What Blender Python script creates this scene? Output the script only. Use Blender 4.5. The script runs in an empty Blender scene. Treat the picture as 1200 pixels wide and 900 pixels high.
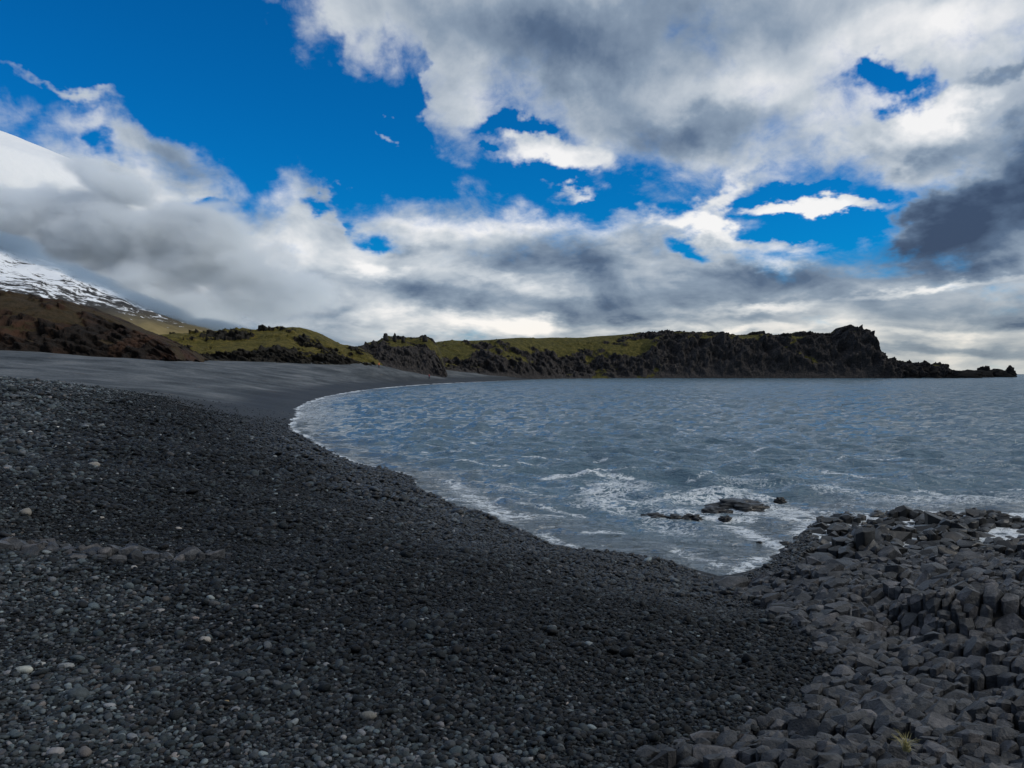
import bpy, bmesh, math, random
import numpy as np
from mathutils import Vector

rng = np.random.default_rng(7)
random.seed(7)
SC = bpy.context.scene
COL = SC.collection
R = math.radians
F, CX, HY, H = 942.0, 600.0, 430.0, 5.0      # focal length, centre and horizon of the photograph; eye height over the sea


def P(px, py, Y):
    """a point of the place at distance Y seen at photograph position px, py"""
    return ((px - CX) / F * Y, Y, H - (py - HY) / F * Y)


# ------------------------------------------------------------------ camera
cam = bpy.data.cameras.new('camera')
cam.sensor_width = 36.0
cam.lens = F / 1200 * 36
cam.shift_y = -20 / 1200
cam.clip_start, cam.clip_end = 0.1, 60000
cam_o = bpy.data.objects.new('camera', cam)
COL.objects.link(cam_o)
cam_o.location = (0, 0, H)
cam_o.rotation_euler = (R(90), 0, 0)
SC.camera = cam_o

# ------------------------------------------------------------------ sun, exposure
SUN_AZ, SUN_EL = R(98), R(37)                # azimuth from the view direction towards the right
sun = bpy.data.lights.new('sun', 'SUN')
sun.energy, sun.angle, sun.color = 1.4, R(10), (1.0, 0.93, 0.82)
sun_o = bpy.data.objects.new('sun', sun)
COL.objects.link(sun_o)
sd = Vector((math.sin(SUN_AZ) * math.cos(SUN_EL), math.cos(SUN_AZ) * math.cos(SUN_EL), math.sin(SUN_EL)))
sun_o.rotation_euler = sd.to_track_quat('Z', 'Y').to_euler()
vs = SC.view_settings
vs.view_transform, vs.look, vs.exposure, vs.gamma = 'Standard', 'None', 0.0, 1.0
vs.use_curve_mapping = False
SC.render.engine = 'CYCLES'
SC.cycles.max_bounces = 8
SC.cycles.diffuse_bounces = 2
SC.cycles.glossy_bounces = 3
SC.cycles.volume_bounces = 6
SC.cycles.use_denoising = True
SC.cycles.use_adaptive_sampling = True
SC.cycles.adaptive_threshold = 0.02


# ------------------------------------------------------------------ node helper
class NT:
    def __init__(self, nt):
        self.nt = nt

    def n(self, t, ins=None, **kw):
        nd = self.nt.nodes.new(t)
        for k, v in kw.items():
            setattr(nd, k, v)
        for k, v in (ins or {}).items():
            self.set(nd.inputs[k], v)
        return nd

    def set(self, sock, v):
        if isinstance(v, bpy.types.NodeSocket):
            self.nt.links.new(v, sock)
        elif isinstance(v, bpy.types.Node):
            self.nt.links.new(v.outputs[0], sock)
        else:
            sock.default_value = v

    def m(self, op, a, b=0.0, c=0.0, clamp=False):
        nd = self.nt.nodes.new('ShaderNodeMath')
        nd.operation, nd.use_clamp = op, clamp
        for i, v in enumerate((a, b, c)):
            self.set(nd.inputs[i], v)
        return nd.outputs[0]

    def mr(self, v, a, b, c=0.0, d=1.0, smooth=True):
        nd = self.nt.nodes.new('ShaderNodeMapRange')
        nd.interpolation_type = 'SMOOTHSTEP' if smooth else 'LINEAR'
        for k, x in zip(('Value', 'From Min', 'From Max', 'To Min', 'To Max'), (v, a, b, c, d)):
            self.set(nd.inputs[k], x)
        return nd.outputs[0]

    def mix(self, f, a, b, mode='MIX'):
        nd = self.nt.nodes.new('ShaderNodeMix')
        nd.data_type, nd.blend_type = 'RGBA', mode
        self.set(nd.inputs[0], f)
        self.set(nd.inputs[6], a)
        self.set(nd.inputs[7], b)
        return nd.outputs[2]

    def noise(self, vec, scale, detail=4.0, rough=0.5, dist=0.0, out=0, lac=2.0, dim='3D'):
        nd = self.nt.nodes.new('ShaderNodeTexNoise')
        nd.noise_dimensions = dim
        self.set(nd.inputs['Vector'], vec)
        for k, v in (('Scale', scale), ('Detail', detail), ('Roughness', rough), ('Distortion', dist), ('Lacunarity', lac)):
            self.set(nd.inputs[k], v)
        return nd.outputs[out]

    def ramp(self, f, stops, interp='LINEAR'):
        nd = self.nt.nodes.new('ShaderNodeValToRGB')
        nd.color_ramp.interpolation = interp
        el = nd.color_ramp.elements
        while len(el) < len(stops):
            el.new(0.5)
        for e, (p, c) in zip(el, stops):
            e.position = p
            e.color = (*c, 1) if len(c) == 3 else c
        self.set(nd.inputs[0], f)
        return nd.outputs[0]

    def curve(self, v, pts):
        """a float curve through pts (x, y): both ranges are mapped to 0..1"""
        xs = [p[0] for p in pts]
        ys = [p[1] for p in pts]
        x0, x1, y0, y1 = min(xs), max(xs), min(ys), max(ys)
        nd = self.nt.nodes.new('ShaderNodeFloatCurve')
        c = nd.mapping.curves[0]
        q = [((x - x0) / (x1 - x0), (y - y0) / (y1 - y0)) for x, y in pts]
        c.points[0].location = q[0]
        c.points[1].location = q[-1]
        for a in q[1:-1]:
            c.points.new(*a)
        nd.mapping.update()
        self.set(nd.inputs['Value'], self.mr(v, x0, x1, 0, 1, False))
        return self.mr(nd.outputs[0], 0, 1, y0, y1, False)

    def xyz(self, x, y, z=0.0):
        nd = self.nt.nodes.new('ShaderNodeCombineXYZ')
        for i, v in enumerate((x, y, z)):
            self.set(nd.inputs[i], v)
        return nd.outputs[0]

    def sep(self, v):
        nd = self.nt.nodes.new('ShaderNodeSeparateXYZ')
        self.set(nd.inputs[0], v)
        return nd.outputs

    def attr(self, name, typ='GEOMETRY', out='Fac'):
        nd = self.nt.nodes.new('ShaderNodeAttribute')
        nd.attribute_name, nd.attribute_type = name, typ
        return nd.outputs[out]

    def bump(self, h, strength=0.5, dist=0.05, normal=None):
        nd = self.nt.nodes.new('ShaderNodeBump')
        self.set(nd.inputs['Height'], h)
        nd.inputs['Strength'].default_value = strength
        nd.inputs['Distance'].default_value = dist
        if normal is not None:
            self.set(nd.inputs['Normal'], normal)
        return nd.outputs[0]


# ------------------------------------------------------------------ sky: Nishita air with broken cloud by direction
def build_world():
    w = bpy.data.worlds.new('World')
    SC.world = w
    w.use_nodes = True
    nt = w.node_tree
    nt.nodes.clear()
    t = NT(nt)
    sky = t.n('ShaderNodeTexSky', sky_type='NISHITA')
    sky.sun_disc = False
    sky.sun_elevation = SUN_EL
    sky.sun_rotation = SUN_AZ
    sky.altitude, sky.air_density, sky.dust_density, sky.ozone_density = 50, 1.0, 0.3, 2.5
    sn = lambda *a, **k: t.noise(*a, dim='2D', **k)
    d = t.sep(t.n('ShaderNodeTexCoord').outputs['Generated'])
    hor = t.m('SQRT', t.m('ADD', t.m('MULTIPLY', d[0], d[0]), t.m('MULTIPLY', d[1], d[1])))
    az0 = t.m('ARCTAN2', d[0], d[1])
    el0 = t.m('DIVIDE', d[2], t.m('MAXIMUM', hor, 0.02))
    el0 = t.m('MINIMUM', t.m('MAXIMUM', el0, -0.02), 6.0)
    vl = t.m('MULTIPLY', t.m('LOGARITHM', t.m('ADD', el0, 0.13), math.e), 0.5)
    base = t.xyz(az0, vl, 0.0)
    # domain warp
    nw = t.n('ShaderNodeVectorMath', {0: sn(base, 5.0, 5, 0.55, out=1), 1: (0.5, 0.5, 0.5)}, operation='SUBTRACT')
    nws = t.sep(nw.outputs[0])
    ew = t.m('ADD', t.m('MULTIPLY', el0, 0.35), 0.06)
    az = t.m('ADD', az0, t.m('MULTIPLY', nws[0], 0.10))
    el = t.m('ADD', el0, t.m('MULTIPLY', t.m('MULTIPLY', nws[1], ew), 0.5))
    nf = t.sep(sn(base, 20.0, 4, 0.6, out=1))
    az = t.m('ADD', az, t.m('MULTIPLY', t.m('SUBTRACT', nf[0], 0.5), 0.055))
    el = t.m('ADD', el, t.m('MULTIPLY', t.m('SUBTRACT', nf[1], 0.5), t.m('MULTIPLY', ew, 0.30)))
    q = t.xyz(az, el, 1.0)

    def A(px):
        return math.atan((px - CX) / F)

    def E(px, py):
        return (HY - py) / F * math.cos(A(px))

    def blob(q, px, py, rx, ry, amp, rot=0.0, inner=0.0):
        a = math.cos(A(px))
        sx, sy, ca, sa = rx / F * a * a, ry / F * a, math.cos(R(rot)), math.sin(R(rot))
        x0, y0 = A(px), E(px, py)
        u = t.n('ShaderNodeVectorMath', {0: q, 1: (ca / sx, sa / sx, -(ca * x0 + sa * y0) / sx)}, operation='DOT_PRODUCT').outputs['Value']
        v = t.n('ShaderNodeVectorMath', {0: q, 1: (-sa / sy, ca / sy, -(-sa * x0 + ca * y0) / sy)}, operation='DOT_PRODUCT').outputs['Value']
        ln = t.m('SQRT', t.m('MULTIPLY_ADD', u, u, t.m('MULTIPLY', v, v)))
        return t.mr(ln, inner, 1.0, amp, 0.0)

    def total(lst, start):
        for b in lst:
            # each shape waits for the one before it, which keeps the shader's working memory small
            qi = t.n('ShaderNodeVectorMath', {0: start, 1: (1e-9, 1e-9, 1e-9), 2: q}, operation='MULTIPLY_ADD').outputs[0]
            start = t.m('ADD', start, blob(qi, *b))
        return start

    # edges of the two cloud masses
    up = [(-500, -420), (0, -190), (250, -90), (330, -5), (390, 45), (430, 95), (465, 75), (492, 95), (496, 130), (540, 158), (600, 150), (650, 170), (700, 192), (760, 206),
          (840, 214), (900, 206), (1000, 200), (1080, 215), (1200, 230), (1700, 240)]
    lo = [(-500, 60), (0, 128), (80, 138), (150, 165), (250, 205), (300, 217), (385, 218), (400, 245), (425, 256), (480, 240), (560, 243), (640, 247), (700, 254),
          (770, 244), (820, 243), (850, 272), (900, 284), (980, 288), (1040, 268), (1080, 215), (1120, 160), (1200, 120), (1700, 100)]
    bot = t.curve(az, [(A(x), E(x, y)) for x, y in up])
    top = t.curve(az, [(A(x), E(x, y)) for x, y in lo])
    c_up = t.m('MULTIPLY', t.m('SUBTRACT', el, bot), 13.0)
    c_lo = t.m('MULTIPLY', t.m('SUBTRACT', top, el), 15.0)
    cov = t.m('MAXIMUM', c_up, c_lo)
    cov = t.m('MINIMUM', cov, 1.0)
    cov = t.m('MAXIMUM', cov, -1.0)
    cov = total([
        (640, 182, 100, 30, 1.7, 0, 0.2), (675, 226, 55, 17, 1.6, 10), (455, 163, 17, 13, 1.5, 0), (905, 453 - 240, 60, 20, 0.5),
        (950, 241, 120, 13, 2.0, 0, 0.2), (850, 225, 60, 22, 1.2, 40), (815, 262, 80, 20, 0.9, -25),
        (180, 160, 130, 28, 0.9, -16), (60, 96, 100, 12, 1.0, -6), (390, 225, 40, 14, 0.5, 10),
        (1060, 112, 70, 36, -1.5, -20), (1030, 96, 40, 24, -0.7, 0), (950, 266, 95, 13, -1.3), (935, 222, 80, 10, -0.9),
        (612, 148, 85, 16, -1.4, 0), (800, 295, 40, 20, -1.2, -20), (555, 172, 14, 10, -1.0),
        (445, 285, 50, 16, -0.9), (405, 262, 40, 12, -0.6), (128, 160, 36, 44, -0.9, -30), (240, 234, 46, 13, -1.3), (370, 240, 34, 13, -1.0), (700, 233, 110, 13, -0.5),
        (1100, 130, 80, 20, 0.5, 0), (600, 345, 500, 60, 0.6), (1180, 255, 150, 80, 1.3, 0), (1075, 195, 70, 45, 1.0, 20), (1060, 262, 70, 34, 1.0, 0), (1120, 250, 110, 60, 0.9, 0), (900, 282, 130, 12, 0.5, -4)], cov)
    # high overhead the cover breaks up
    hi = t.mr(el0, 0.55, 1.4)
    cov = t.m('SUBTRACT', cov, t.m('MULTIPLY', hi, sn(base, 1.6, 2, 0.5)))
    nz = sn(base, 7.0, 7, 0.56, 0.2)
    nz2 = sn(base, 2.6, 4, 0.5)
    nz3 = sn(base, 24.0, 6, 0.6, 0.3)
    dens_raw = t.m('ADD', cov, t.m('ADD', t.m('MULTIPLY', t.m('SUBTRACT', nz, 0.5), 2.8), t.m('MULTIPLY', t.m('SUBTRACT', nz2, 0.5), 1.0)))
    dens_raw = t.m('ADD', dens_raw, t.m('MULTIPLY', t.m('SUBTRACT', nz3, 0.5), 0.9))
    dens = t.mr(dens_raw, -0.40, 0.85)
    # light on the cloud: compare the billows with those a little nearer the sun (up and to the right)
    off = t.n('ShaderNodeVectorMath', {0: base, 1: (0.03, 0.045, 0.0)}, operation='ADD')
    nz_s = sn(off.outputs[0], 8.5, 6, 0.52, 0.35)
    nz_l = sn(base, 8.5, 6, 0.52, 0.35)
    soft = t.m('MULTIPLY', t.mr(el0, 0.2, 0.35, 1.0, 0.55), 0.72)
    lit = t.m('ADD', t.m('MULTIPLY', t.m('SUBTRACT', nz_l, nz_s), soft), t.m('MULTIPLY', t.m('SUBTRACT', nz3, 0.5), 0.16))
    thick = t.mr(dens_raw, 0.2, 1.6)
    bri = t.m('ADD', 0.71, lit)
    bri = t.m('SUBTRACT', bri, t.m('MULTIPLY', thick, 0.10))
    bri = t.m('ADD', bri, t.m('MULTIPLY', t.m('SUBTRACT', nz2, 0.5), 0.22))
    bri = total([
        # the great upper cloud: grey belly, light right side and lower rim
        (690, 45, 300, 90, -0.30, 0), (640, 70, 130, 70, -0.12, 0), (790, 150, 140, 48, -0.28, 0), (560, 30, 140, 60, -0.05, 0),
        (1000, 150, 150, 55, 0.26, 0), (1120, 30, 220, 70, 0.30, 0), (550, 140, 70, 40, 0.10), (930, 60, 160, 50, 0.10), (860, 105, 130, 36, 0.12), (440, 70, 70, 40, 0.10, -30),
        (640, 185, 110, 34, 0.45, 0), (690, 226, 60, 20, 0.25), (950, 241, 130, 16, 0.45), (850, 222, 60, 26, 0.40, 40), (1090, 140, 110, 26, 0.35, 15),
        # dark cloud on the right
        (1200, 235, 230, 100, -0.50, 18, 0.1), (1040, 305, 210, 36, -0.42, 0), (1110, 250, 150, 48, -0.26, 18), (1210, 165, 110, 34, -0.20, 20), (1190, 92, 110, 18, -0.30, 8),
        (1120, 345, 220, 40, -0.10, 0),
        (230, 310, 330, 100, 0.13, 0), (1085, 165, 120, 22, 0.22, 22),
        # lower bank
        (815, 262, 95, 22, 0.48, -25), (960, 288, 150, 16, 0.35, 3), (905, 309, 55, 13, 0.50, 0), (640, 254, 190, 20, 0.28, 0), (500, 258, 80, 22, 0.18),
        (680, 297, 160, 40, -0.40, 0), (860, 335, 200, 34, -0.36, 0), (520, 350, 90, 20, -0.30, 0), (700, 365, 150, 26, -0.28, 0), (500, 290, 60, 16, -0.2),
        (430, 322, 65, 18, 0.34, 0), (600, 332, 100, 12, 0.20, -14), (560, 378, 150, 20, 0.34, 0), (625, 378, 50, 18, 0.25, 0), (450, 375, 80, 18, 0.2),
        (290, 300, 80, 40, 0.22, 0), (150, 330, 170, 16, 0.30, -14), (100, 262, 160, 24, 0.26, -8), (60, 300, 60, 20, 0.25), (210, 295, 60, 20, 0.12),
        (90, 236, 190, 18, -0.24, -6), (180, 285, 90, 16, -0.14, 0), (300, 245, 100, 30, -0.12, 0), (220, 185, 130, 34, -0.14, -16),
        (350, 375, 170, 20, -0.20, 0), (400, 300, 70, 26, 0.08), (340, 335, 70, 24, -0.12, 0),
        (900, 362, 90, 12, 0.40, 3), (850, 388, 230, 8, 0.26, 2), (1090, 390, 110, 9, 0.22, 0), (1060, 338, 130, 8, 0.22, 6), (1130, 325, 110, 8, 0.28, 8),
        (1100, 412, 260, 13, -0.26, 0), (780, 374, 150, 9, -0.14, 0), (1180, 376, 70, 10, -0.24)], bri)
    bri = t.m('ADD', bri, t.m('MULTIPLY', t.m('SUBTRACT', 1.0, dens), 0.12))
    k = 10.0
    cloud = t.ramp(bri, [(0.0, (0.050, 0.075, 0.130)), (0.25, (0.105, 0.155, 0.240)), (0.5, (0.265, 0.335, 0.425)),
                         (0.75, (0.57, 0.62, 0.67)), (1.0, (0.95, 0.94, 0.93))])
    warm = t.m('MULTIPLY', t.mr(el0, 0.0, 0.11, 1.0, 0.0), t.mr(az0, -0.5, 0.4, 0.15, 0.7))
    cloud = t.mix(warm, cloud, t.mix(1.0, cloud, (1.08, 0.98, 0.82, 1), 'MULTIPLY'))
    cloud10 = t.n('ShaderNodeVectorMath', {0: cloud, 'Scale': k}, operation='SCALE').outputs[0]
    deep = t.mix(1.0, sky.outputs[0], (0.008, 0.52, 1.0, 1), 'MULTIPLY')
    veil = t.m('MULTIPLY', dens, t.mr(el0, 0.0, 0.35, 1.0, 0.94))
    colr = t.mix(veil, deep, cloud10)
    bg = t.n('ShaderNodeBackground', {'Color': colr, 'Strength': 0.1})
    t.n('ShaderNodeOutputWorld', {'Surface': bg.outputs[0]})
    w.cycles.sampling_method = 'MANUAL'
    w.cycles.sample_map_resolution = 512


build_world()


# ------------------------------------------------------------------ numpy noise
PERM = rng.permutation(256)
PERM = np.concatenate([PERM, PERM, PERM])
G3 = rng.normal(size=(256, 3))
G3 /= np.linalg.norm(G3, axis=1)[:, None]


def pn(x, y, z=0.0):
    """gradient noise, about -0.6..0.6"""
    x, y, z = np.broadcast_arrays(np.asarray(x, float), np.asarray(y, float), np.asarray(z, float))
    xi, yi, zi = np.floor(x), np.floor(y), np.floor(z)
    xf, yf, zf = x - xi, y - yi, z - zi
    xi, yi, zi = xi.astype(int) & 255, yi.astype(int) & 255, zi.astype(int) & 255
    f = lambda a: a * a * a * (a * (a * 6 - 15) + 10)
    u, v, w = f(xf), f(yf), f(zf)
    r = 0.0
    for i in (0, 1):
        for j in (0, 1):
            for k in (0, 1):
                g = G3[PERM[PERM[PERM[(xi + i) & 255] + ((yi + j) & 255)] + ((zi + k) & 255)]]
                dt = g[..., 0] * (xf - i) + g[..., 1] * (yf - j) + g[..., 2] * (zf - k)
                r = r + dt * (u if i else 1 - u) * (v if j else 1 - v) * (w if k else 1 - w)
    return r


def fbm(x, y, z=0.0, o=4, g=0.5):
    r, a, s = 0.0, 1.0, 1.0
    for i in range(o):
        r = r + a * pn(np.asarray(x) * s + 17.3 * i, np.asarray(y) * s - 9.1 * i, np.asarray(z) * s + 4.7 * i)
        a *= g
        s *= 2.03
    return r


def ridged(x, y, z=0.0, o=4, g=0.5):
    r, a, s = 0.0, 1.0, 1.0
    for i in range(o):
        r = r + a * (0.5 - np.abs(pn(np.asarray(x) * s + 7.7 * i, np.asarray(y) * s + 3.1 * i, np.asarray(z) * s - 6.3 * i)) * 2)
        a *= g
        s *= 2.07
    return r


def sst(a, b, x):
    t = np.clip((np.asarray(x, float) - a) / (b - a), 0, 1)
    return t * t * (3 - 2 * t)


# ------------------------------------------------------------------ mesh helpers
def link(name, me, mat=None, parent=None, smooth=True):
    if mat is not None:
        me.materials.append(mat)
    o = bpy.data.objects.new(name, me)
    COL.objects.link(o)
    if parent is not None:
        o.parent = parent
    if smooth:
        me.polygons.foreach_set('use_smooth', np.ones(len(me.polygons), bool))
    return o


def tag(o, label=None, cat=None, group=None, kind=None):
    for k, v in (('label', label), ('category', cat), ('group', group), ('kind', kind)):
        if v:
            o[k] = v
    return o


def empty(name, loc=(0, 0, 0)):
    o = bpy.data.objects.new(name, None)
    COL.objects.link(o)
    o.location = loc
    return o


def grid_mesh(name, X, Y, Z, attrs=None, keep=None):
    n, m = X.shape
    me = bpy.data.meshes.new(name)
    co = np.stack([X, Y, Z], -1).reshape(-1, 3)
    idx = np.arange(n * m).reshape(n, m)
    q = np.stack([idx[:-1, :-1], idx[:-1, 1:], idx[1:, 1:], idx[1:, :-1]], -1).reshape(-1, 4)
    if keep is not None:
        kq = keep.reshape(-1)[q].any(1)
        q = q[kq]
        used = np.zeros(n * m, bool)
        used[q.ravel()] = True
        remap = np.cumsum(used) - 1
        co, q = co[used], remap[q]
    else:
        used = np.ones(n * m, bool)
    me.vertices.add(len(co))
    me.vertices.foreach_set('co', co.ravel())
    me.loops.add(q.size)
    me.loops.foreach_set('vertex_index', q.ravel().astype(np.int32))
    me.polygons.add(len(q))
    me.polygons.foreach_set('loop_start', (np.arange(len(q)) * 4).astype(np.int32))
    me.update(calc_edges=True)
    for k, v in (attrs or {}).items():
        a = me.attributes.new(k, 'FLOAT', 'POINT')
        a.data.foreach_set('value', np.ascontiguousarray(v.reshape(-1)[used], dtype=np.float32))
    me.validate()
    return me


def new_mat(name):
    m = bpy.data.materials.new(name)
    m.use_nodes = True
    m.node_tree.nodes.clear()
    t = NT(m.node_tree)
    return m, t


def finish(t, color, rough=0.8, normal=None, spec=0.4, disp=None):
    b = t.n('ShaderNodeBsdfPrincipled', {'Base Color': color, 'Roughness': rough, 'Specular IOR Level': spec})
    if normal is not None:
        t.set(b.inputs['Normal'], normal)
    t.n('ShaderNodeOutputMaterial', {'Surface': b.outputs[0]})
    return b


# ------------------------------------------------------------------ the shore: one line shared by beach and sea
SH = np.array([(90, 6), (45, 19), (26, 26.5), (17, 27.6), (11.6, 27.2), (9, 24), (7, 20.6), (5.3, 18.7), (4.5, 18.8), (3.55, 20.9), (0.95, 22.4), (0, 24.5),
               (-2.1, 28.5), (-4.2, 33.2), (-5.3, 37.2), (-9.1, 42.8), (-14.4, 55.4), (-19.2, 68), (-22.9, 84), (-28, 105), (-32.6, 143),
               (-32, 188), (-24, 238), (-3, 296), (14, 342), (40, 362), (100, 362), (154, 360), (200, 372)], float)


def catmull(p, k=6):
    out = []
    p2 = np.vstack([2 * p[0] - p[1], p, 2 * p[-1] - p[-2]])
    for i in range(1, len(p2) - 2):
        a, b, c, d = p2[i - 1], p2[i], p2[i + 1], p2[i + 2]
        for t in np.arange(k) / k:
            out.append(0.5 * (2 * b + (c - a) * t + (2 * a - 5 * b + 4 * c - d) * t * t + (3 * b - a - 3 * c + d) * t ** 3))
    out.append(p[-1])
    return np.array(out)


SHC = catmull(SH)


def seg_dist(x, y, pts):
    d = np.full(np.shape(x), 1e9)
    for (x0, y0), (x1, y1) in zip(pts[:-1], pts[1:]):
        vx, vy = x1 - x0, y1 - y0
        t = np.clip(((x - x0) * vx + (y - y0) * vy) / (vx * vx + vy * vy + 1e-9), 0, 1)
        d = np.minimum(d, np.hypot(x - x0 - t * vx, y - y0 - t * vy))
    return d


def inside(x, y, poly):
    r = np.zeros(np.shape(x), bool)
    x0, y0 = poly[-1]
    for x1, y1 in poly:
        c = ((y0 > y) != (y1 > y)) & (x < (x1 - x0) * (y - y0) / (y1 - y0 + 1e-12) + x0)
        r ^= c
        x0, y0 = x1, y1
    return r


SEA_POLY = np.vstack([SHC, [(400, 600), (60000, 60000), (60000, -300), (90, -300)]])


def shore(x, y):
    """metres from the water's edge, positive on land"""
    d = seg_dist(x, y, SHC)
    return np.where(inside(x, y, SEA_POLY), -d, d)


def beach_z(x, y, s=None, fine=True):
    if s is None:
        s = shore(x, y)
    z = np.interp(s, [-60, -8, 0, 3, 6, 10, 16, 25, 40, 60, 90, 200], [-6, -1.1, 0, 0.55, 1.05, 1.6, 2.25, 3.0, 4.0, 5.4, 6.6, 8.5])
    z = z + 2.0 * np.exp(-((x + 44) / 19) ** 2 - ((y - 52) / 22) ** 2) * sst(4, 14, s)
    z = z + 0.7 * np.exp(-((x + 13) / 6) ** 2 - ((y - 17) / 7) ** 2)
    z = z + 2.3 * sst(90, 150, y) * sst(8, 42, s) + 3.0 * np.exp(-((x + 46) / 17) ** 2 - ((y - 240) / 26) ** 2) * sst(3, 14, s)
    if fine:
        on = sst(0, 4, s)
        z = z + 0.30 * fbm(x / 7, y / 7, 1.3, 2) * on + 0.09 * fbm(x / 1.7, y / 1.7, 5.1, 2) * sst(-1, 2, s)
        z = z + 0.8 * fbm(x / 34, y / 34, 2.2, 2) * sst(50, 100, y) * sst(4, 20, s)
    return z


# ------------------------------------------------------------------ outcrop height
OUT = np.array([(0.7, 5.5), (1.15, 6.25), (2.1, 7.3), (3.0, 8.2), (3.95, 9.6), (4.35, 11.2), (4.55, 13.0), (4.75, 15.5), (4.75, 18.2), (6.6, 19.8),
                (8.4, 22.6), (9.4, 25.2), (11.3, 27.6), (14, 28.2), (19, 28.4), (21, 26), (21, 14), (12, 5.0), (6, 3.2), (1.2, 3.4)], float)


def out_sd(x, y):
    d = seg_dist(x, y, np.vstack([OUT, OUT[:1]]))
    return np.where(inside(x, y, OUT), d, -d) + 0.55 * fbm(x / 1.7, y / 1.7, 12.2, 2)


def out_z(x, y):
    sdv = out_sd(x, y)
    b = beach_z(x, y, fine=False)
    z = np.interp(y, [3, 6, 9, 12, 13.2, 15, 18, 20.5, 22.5, 25, 29], [2.40, 2.20, 1.72, 1.18, 1.22, 0.98, 0.55, 0.20, 0.04, 0.06, -0.05])
    z = z + 0.26 * fbm(x / 2.6, y / 2.6, 8.8, 3) + 0.22 * sst(3, 8, x - 0.25 * y) * sst(18, 14, y)
    z = z + 0.24 * (ridged(x / 2.4 + 0.4 * y / 2.4, y / 1.5, 6.1, 2) - 0.3) * sst(20, 17, y)
    z = z - 0.60 * np.exp(-((x - 0.15 * y - 5.6) / 1.9) ** 2 - ((y - 12.0) / 0.6) ** 2) - 0.4 * np.exp(-((x - 6.2) / 0.5) ** 2 - ((y - 12.6) / 1.6) ** 2)
    z = z + sst(18, 21, y) * (0.42 * fbm(x / 1.7, y / 1.2, 3.3, 3) + 0.05)
    e = sst(-0.2, 1.9, sdv)
    low = np.minimum(b, z) + 0.02
    return low * (1 - e) + np.maximum(z, b + 0.12 - 3 * sst(0.4, 3.2, sdv)) * e


# ------------------------------------------------------------------ materials
def mat_beach():
    m, t = new_mat('black_gravel')
    g = t.n('ShaderNodeNewGeometry').outputs['Position']
    s = t.attr('shore_distance')
    n1 = t.noise(g, 0.12, 5, 0.6)
    st = t.n('ShaderNodeMapping', {'Vector': g, 'Scale': (0.035, 0.16, 1.0)}).outputs[0]
    n2 = t.noise(st, 1.0, 5, 0.6)
    vor = t.n('ShaderNodeTexVoronoi', {'Vector': g, 'Scale': 9.0})
    far = t.attr('sand')
    tone = t.ramp(t.sep(vor.outputs['Color'])[0], [(0, (0.005, 0.006, 0.007)), (0.6, (0.018, 0.021, 0.024)), (0.9, (0.062, 0.067, 0.073)), (1, (0.13, 0.13, 0.13))])  # gravel tones, lowered so the gaps between pebbles look deeply shaded
    sand = t.ramp(t.m('ADD', t.m('ADD', t.m('MULTIPLY', n1, 0.35), t.m('MULTIPLY', n2, 0.35)), t.m('MULTIPLY', t.noise(g, 2.2, 6, 0.75), 0.3)), [(0.39, (0.026, 0.032, 0.036)), (0.5, (0.078, 0.088, 0.096)), (0.61, (0.165, 0.174, 0.178))])
    col = t.mix(far, tone, sand)
    # rusty flecks of kelp and gravel on the upper sand
    sp = t.n('ShaderNodeMapping', {'Vector': g, 'Scale': (0.25, 0.5, 0.5)}).outputs[0]
    fl = t.m('MULTIPLY', t.mr(t.noise(sp, 1.0, 6, 0.75), 0.63, 0.70), t.m('MULTIPLY', far, 0.8))
    col = t.mix(fl, col, (0.26, 0.17, 0.10, 1))
    wet = t.mr(t.m('ADD', s, t.m('MULTIPLY', n1, 6.0)), 7.0, 14.0, 1.0, 0.0)
    col = t.mix(t.m('MULTIPLY', wet, t.mr(far, 0, 1, 0.45, 0.85)), col, (0.014, 0.017, 0.021, 1))
    h = t.m('ADD', t.m('MULTIPLY', vor.outputs['Distance'], t.m('SUBTRACT', 1.0, far)), t.m('MULTIPLY', t.noise(g, 3.0, 6, 0.7), 0.8))
    finish(t, col, t.m('SUBTRACT', 0.85, t.m('MULTIPLY', wet, 0.2)), t.bump(h, 0.7, 0.08), 0.18)
    return m


def mat_pebble(name, typ):
    """tone comes with each stone: an attribute of the loose gravel, the object's colour for single stones"""
    m, t = new_mat(name)
    tc = t.n('ShaderNodeTexCoord').outputs['Object']
    if typ == 'INSTANCER':
        tone = t.attr('tone', 'INSTANCER')
        wet = t.attr('wet', 'INSTANCER')
        rnd = t.n('ShaderNodeObjectInfo').outputs['Random']
        col = t.ramp(tone, [(0, (0.004, 0.005, 0.006)), (0.22, (0.012, 0.014, 0.016)), (0.42, (0.043, 0.049, 0.053)), (0.62, (0.098, 0.108, 0.115)), (0.94, (0.20, 0.21, 0.22)), (1, (0.28, 0.28, 0.275))])
        hue = t.ramp(rnd, [(0, (0.84, 1.0, 1.03)), (0.45, (0.93, 1.0, 1.0)), (0.85, (1.0, 0.97, 0.99)), (1, (1.2, 0.98, 0.84))])
        col = t.mix(1.0, col, hue, 'MULTIPLY')
    else:
        col = t.n('ShaderNodeObjectInfo').outputs['Color']
        wet = 0.0
    n = t.noise(tc, 4.0, 6, 0.65)
    col = t.mix(1.0, col, t.ramp(n, [(0.3, (0.72, 0.72, 0.72)), (0.7, (1.2, 1.2, 1.2))]), 'MULTIPLY')
    rough = t.m('SUBTRACT', 0.52, t.m('MULTIPLY', wet, 0.22))
    finish(t, col, rough, t.bump(t.noise(tc, 9.0, 5, 0.7), 0.35, 0.1), t.m('ADD', 0.16, t.m('MULTIPLY', wet, 0.22)))
    return m


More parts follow.
